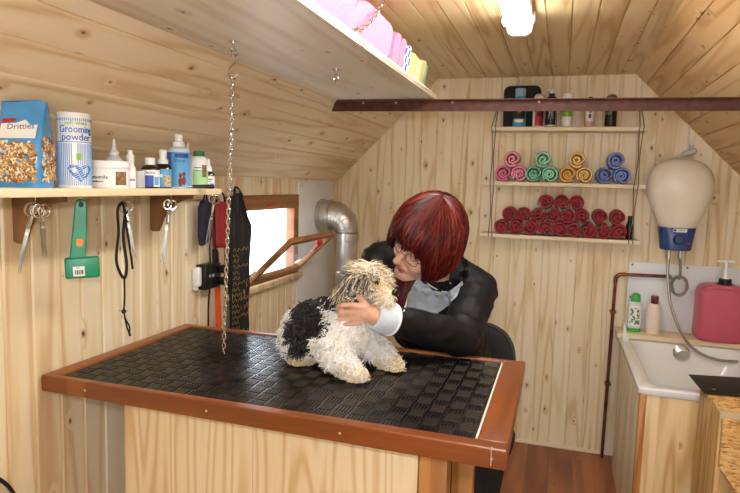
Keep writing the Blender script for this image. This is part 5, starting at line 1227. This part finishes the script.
# ================================================================== DOG
dg_ = thing('dog', 'small curly white dog with black patches sitting on the rubber topped table', 'dog', (-.58, 1.53, TZ))
DH = Vector((-.490, 1.535, 1.136))
dhf = Vector((.83, -.34, -.12)).normalized(); dhz = Vector((.14, .0, 1)); dhz = (dhz - dhf * dhz.dot(dhf)).normalized(); dhr = dhf.cross(dhz)
DM = Matrix(((dhr.x, dhf.x, dhz.x, DH.x), (dhr.y, dhf.y, dhz.y, DH.y), (dhr.z, dhf.z, dhz.z, DH.z), (0, 0, 0, 1)))
def dogbody(b):
    b.sph((-.682, 1.595, 0.9680), (.056, .07, .070)); b.cap((-.675, 1.59, 0.9810), (-.60, 1.575, 1.0010), .066, .070); b.cap((-.60, 1.575, 1.0010), (-.545, 1.545, 1.0060), .070, .064)
    b.cap((-.56, 1.55, 1.0260), (-.515, 1.53, 1.0910), .058, .050)
    b.sph((0, 0, 0), (.050, .056, .048), DM); b.cap(DM @ Vector((0, .035, -.015)), DM @ Vector((0, .075, -.022)), .028, .021); b.sph((0, .085, -.008), (.009, .008, .008), DM)
    for s_ in (-1, 1): b.cap(DM @ Vector((s_ * .045, -.012, .018)), DM @ Vector((s_ * .06, -.022, -.04)), .012, .018)
    b.cap((-.575, 1.485, 0.9760), (-.53, 1.455, 0.9360), .036, .028); b.cap((-.53, 1.455, 0.9360), (-.49, 1.44, 0.9120), .027, .021); b.cap((-.49, 1.44, 0.9110), (-.472, 1.435, 0.9070), .022, .018)
    b.cap((-.52, 1.57, 0.9810), (-.47, 1.572, 0.9460), .036, .027); b.cap((-.47, 1.572, 0.9460), (-.425, 1.568, 0.9120), .026, .021); b.cap((-.425, 1.568, 0.9110), (-.408, 1.562, 0.9080), .022, .018)
    b.cap((-.685, 1.548, 0.9610), (-.665, 1.53, 0.9310), .050, .040); b.cap((-.70, 1.54, 0.9210), (-.672, 1.505, 0.9090), .028, .019)
    b.cap((-.68, 1.66, 0.9460), (-.63, 1.66, 0.9160), .042, .022)
    b.cap((-.725, 1.63, 0.9360), (-.74, 1.67, 0.9210), .02, .014)
m_fw = base('dog_white', '#e9e6de', .8)
def furm(n, a, b_):
    m = base(n, a, .6); gi = N(m, 'ShaderNodeNewGeometry'); c = ramp(m, gi.outputs['Random Per Island'], [(0, a), (1, b_)]); m.node_tree.links.new(c, m.node_tree.nodes['Principled BSDF'].inputs['Base Color']); return m
FM = [furm('fur_white', '#fbf9f5', '#e6e1d8'), furm('fur_black', '#0e0e10', '#242222'), furm('fur_cream', '#f0e0be', '#d6ba8c'), furm('fur_grey', '#8e8a80', '#4a4640'), furm('fur_tan', '#d9b27c', '#b0824c')]
db = blob('body', dogbody, .004, 4, FM, dg_)
def unp(x, y, Y):
    d = FW + RT * ((x - 370) / 600) - UP * ((y - 246.5) / 600); return CAM + d * (Y / d.y)
def poly(px, Y): return [(unp(x, y, Y).x, unp(x, y, Y).z) for x, y in px]
def inside(p, pl):
    c = False; j = len(pl) - 1
    for i in range(len(pl)):
        if (pl[i][1] > p[1]) != (pl[j][1] > p[1]) and p[0] < (pl[j][0] - pl[i][0]) * (p[1] - pl[i][1]) / (pl[j][1] - pl[i][1]) + pl[i][0]: c = not c
        j = i
    return c
saddle = poly([(291, 306), (311, 296), (326, 302), (337, 322), (331, 331), (318, 331), (317, 348), (300, 350), (291, 332)], 1.53)
shoulder = poly([(326, 291), (342, 286), (345, 300), (336, 307), (326, 302)], 1.53)
Di = DM.inverted()
def furcol(p, rg):
    n = noise.noise(p * 28) * .012; q = (p.x + n, p.z + noise.noise(p * 30 + Vector((5, 0, 0))) * .012); h = Di @ p
    if h.length < .105 and p.z > 1.065:
        if h.z > .03: return 2 if rg.random() < .5 else (0 if rg.random() < .7 else 3)
        if h.y > .045: return 4 if h.z > -.01 and rg.random() < .25 else (0 if rg.random() < .25 else 2)
        if abs(h.x) > .035 and h.y < .045: return (3 if rg.random() < .5 else (1 if rg.random() < .5 else 2))
        return 2 if rg.random() < .5 else 3
    if inside(q, saddle) or inside(q, shoulder): return 1
    if p.z < .93 and p.x > -.53: return 2 if rg.random() < .6 else 0
    if p.z < .925 and p.x > -.70 and p.y < 1.53: return 2
    return 0 if rg.random() < .97 else 2
me = db.data; wv = world_verts(db); frg = random.Random(4)
me.polygons.foreach_set('material_index', [furcol(Vector(wv[list(p.vertices)].mean(0)), frg) for p in me.polygons])
# curly coat
HANDPTS = [WL + Vector((-.025, -.01, .0)) * k_ for k_ in (1, 2, 3, 4)] + [WL + Vector((-.04, -.02, -.02)), WL + Vector((-.07, -.025, -.025)), WL + Vector((-.04, -.02, .03))]
areas = np.array([p.area for p in me.polygons]); cum = np.cumsum(areas); tot = cum[-1]
b = MB(); NF = 13000
tabl = TZ + .006
for k in range(NF):
    fi = int(np.searchsorted(cum, frg.random() * tot)); fi = min(fi, len(areas) - 1); p = me.polygons[fi]; vv = [Vector(wv[i]) for i in p.vertices]
    w = [frg.random() for _ in vv]; s_ = sum(w); P0 = sum((v_ * (a / s_) for v_, a in zip(vv, w)), Vector()); nm = (WM[db].to_3x3() @ p.normal).normalized(); mi_ = furcol(P0, frg)
    h = Di @ P0; head = h.length < .105 and P0.z > 1.065
    ear = head and abs(h.x) > .035 and h.y < .045
    if head:
        L_ = frg.uniform(.016, .030) if not ear else frg.uniform(.022, .040)
        flow = (DM.to_3x3() @ Vector((h.x * 9, .25 - .9 * (h.y > .05), -.9 if ear else -.35 + h.z * 9))).normalized(); cr = .0028; tw = frg.uniform(2, 5)
        if h.z > .025: flow = (DM.to_3x3() @ Vector((h.x * 14 + frg.uniform(-.5, .5), h.y * 8 + frg.uniform(-.5, .5), -.25))).normalized()
    else:
        L_ = frg.uniform(.017, .027); flow = (Vector((frg.uniform(-.7, .7), frg.uniform(-.7, .7), -.7 + frg.uniform(-.3, .3)))).normalized(); cr = frg.uniform(.0042, .0068); tw = frg.uniform(6, 10)
    if P0.z < .93: L_ *= .6
    d = (nm * (.75 if not ear else .35) + flow * (.6 if not ear else .9)).normalized(); u = d.orthogonal().normalized(); u = Matrix.Rotation(frg.uniform(0, 6.28), 3, d) @ u; w_ = d.cross(u)
    if min((P0 + d * L_ - c_).length for c_ in HANDPTS) < (.042 if head else .024): continue
    pts = []; ns = 9 if not head else 7
    for i in range(ns):
        t_ = i / (ns - 1); q = P0 - nm * .003 + d * (L_ * t_) + flow * (L_ * .45 * t_ * t_) + (u * math.cos(tw * t_) + w_ * math.sin(tw * t_) - u) * cr * (min(1, t_ * 1.5))
        if q.z < tabl: q.z = tabl + .0004 * i
        pts.append(q)
    r = frg.uniform(.0016, .0028) if not head else frg.uniform(.0009, .0016)
    b.tube(pts, [r * (1.2 - .9 * (i / (ns - 1)) ** 2) for i in range(ns)], 4, mi_)
fur = b.build('fur', FM, dg_); fur['kind'] = 'stuff'
b = MB(); b.sph((0, .1, -.004), (.011, .009, .009), DM, 0, 14, 10); b.build('nose', base('dog_nose', '#121012', .25), dg_)
for s_ in (-1, 1):
    b = MB(); b.sph((s_ * .026, .056, .012), (.0065, .006, .0065), DM, 0, 14, 10); b.build('eye', base('dog_eye', '#140c08', .08), dg_)
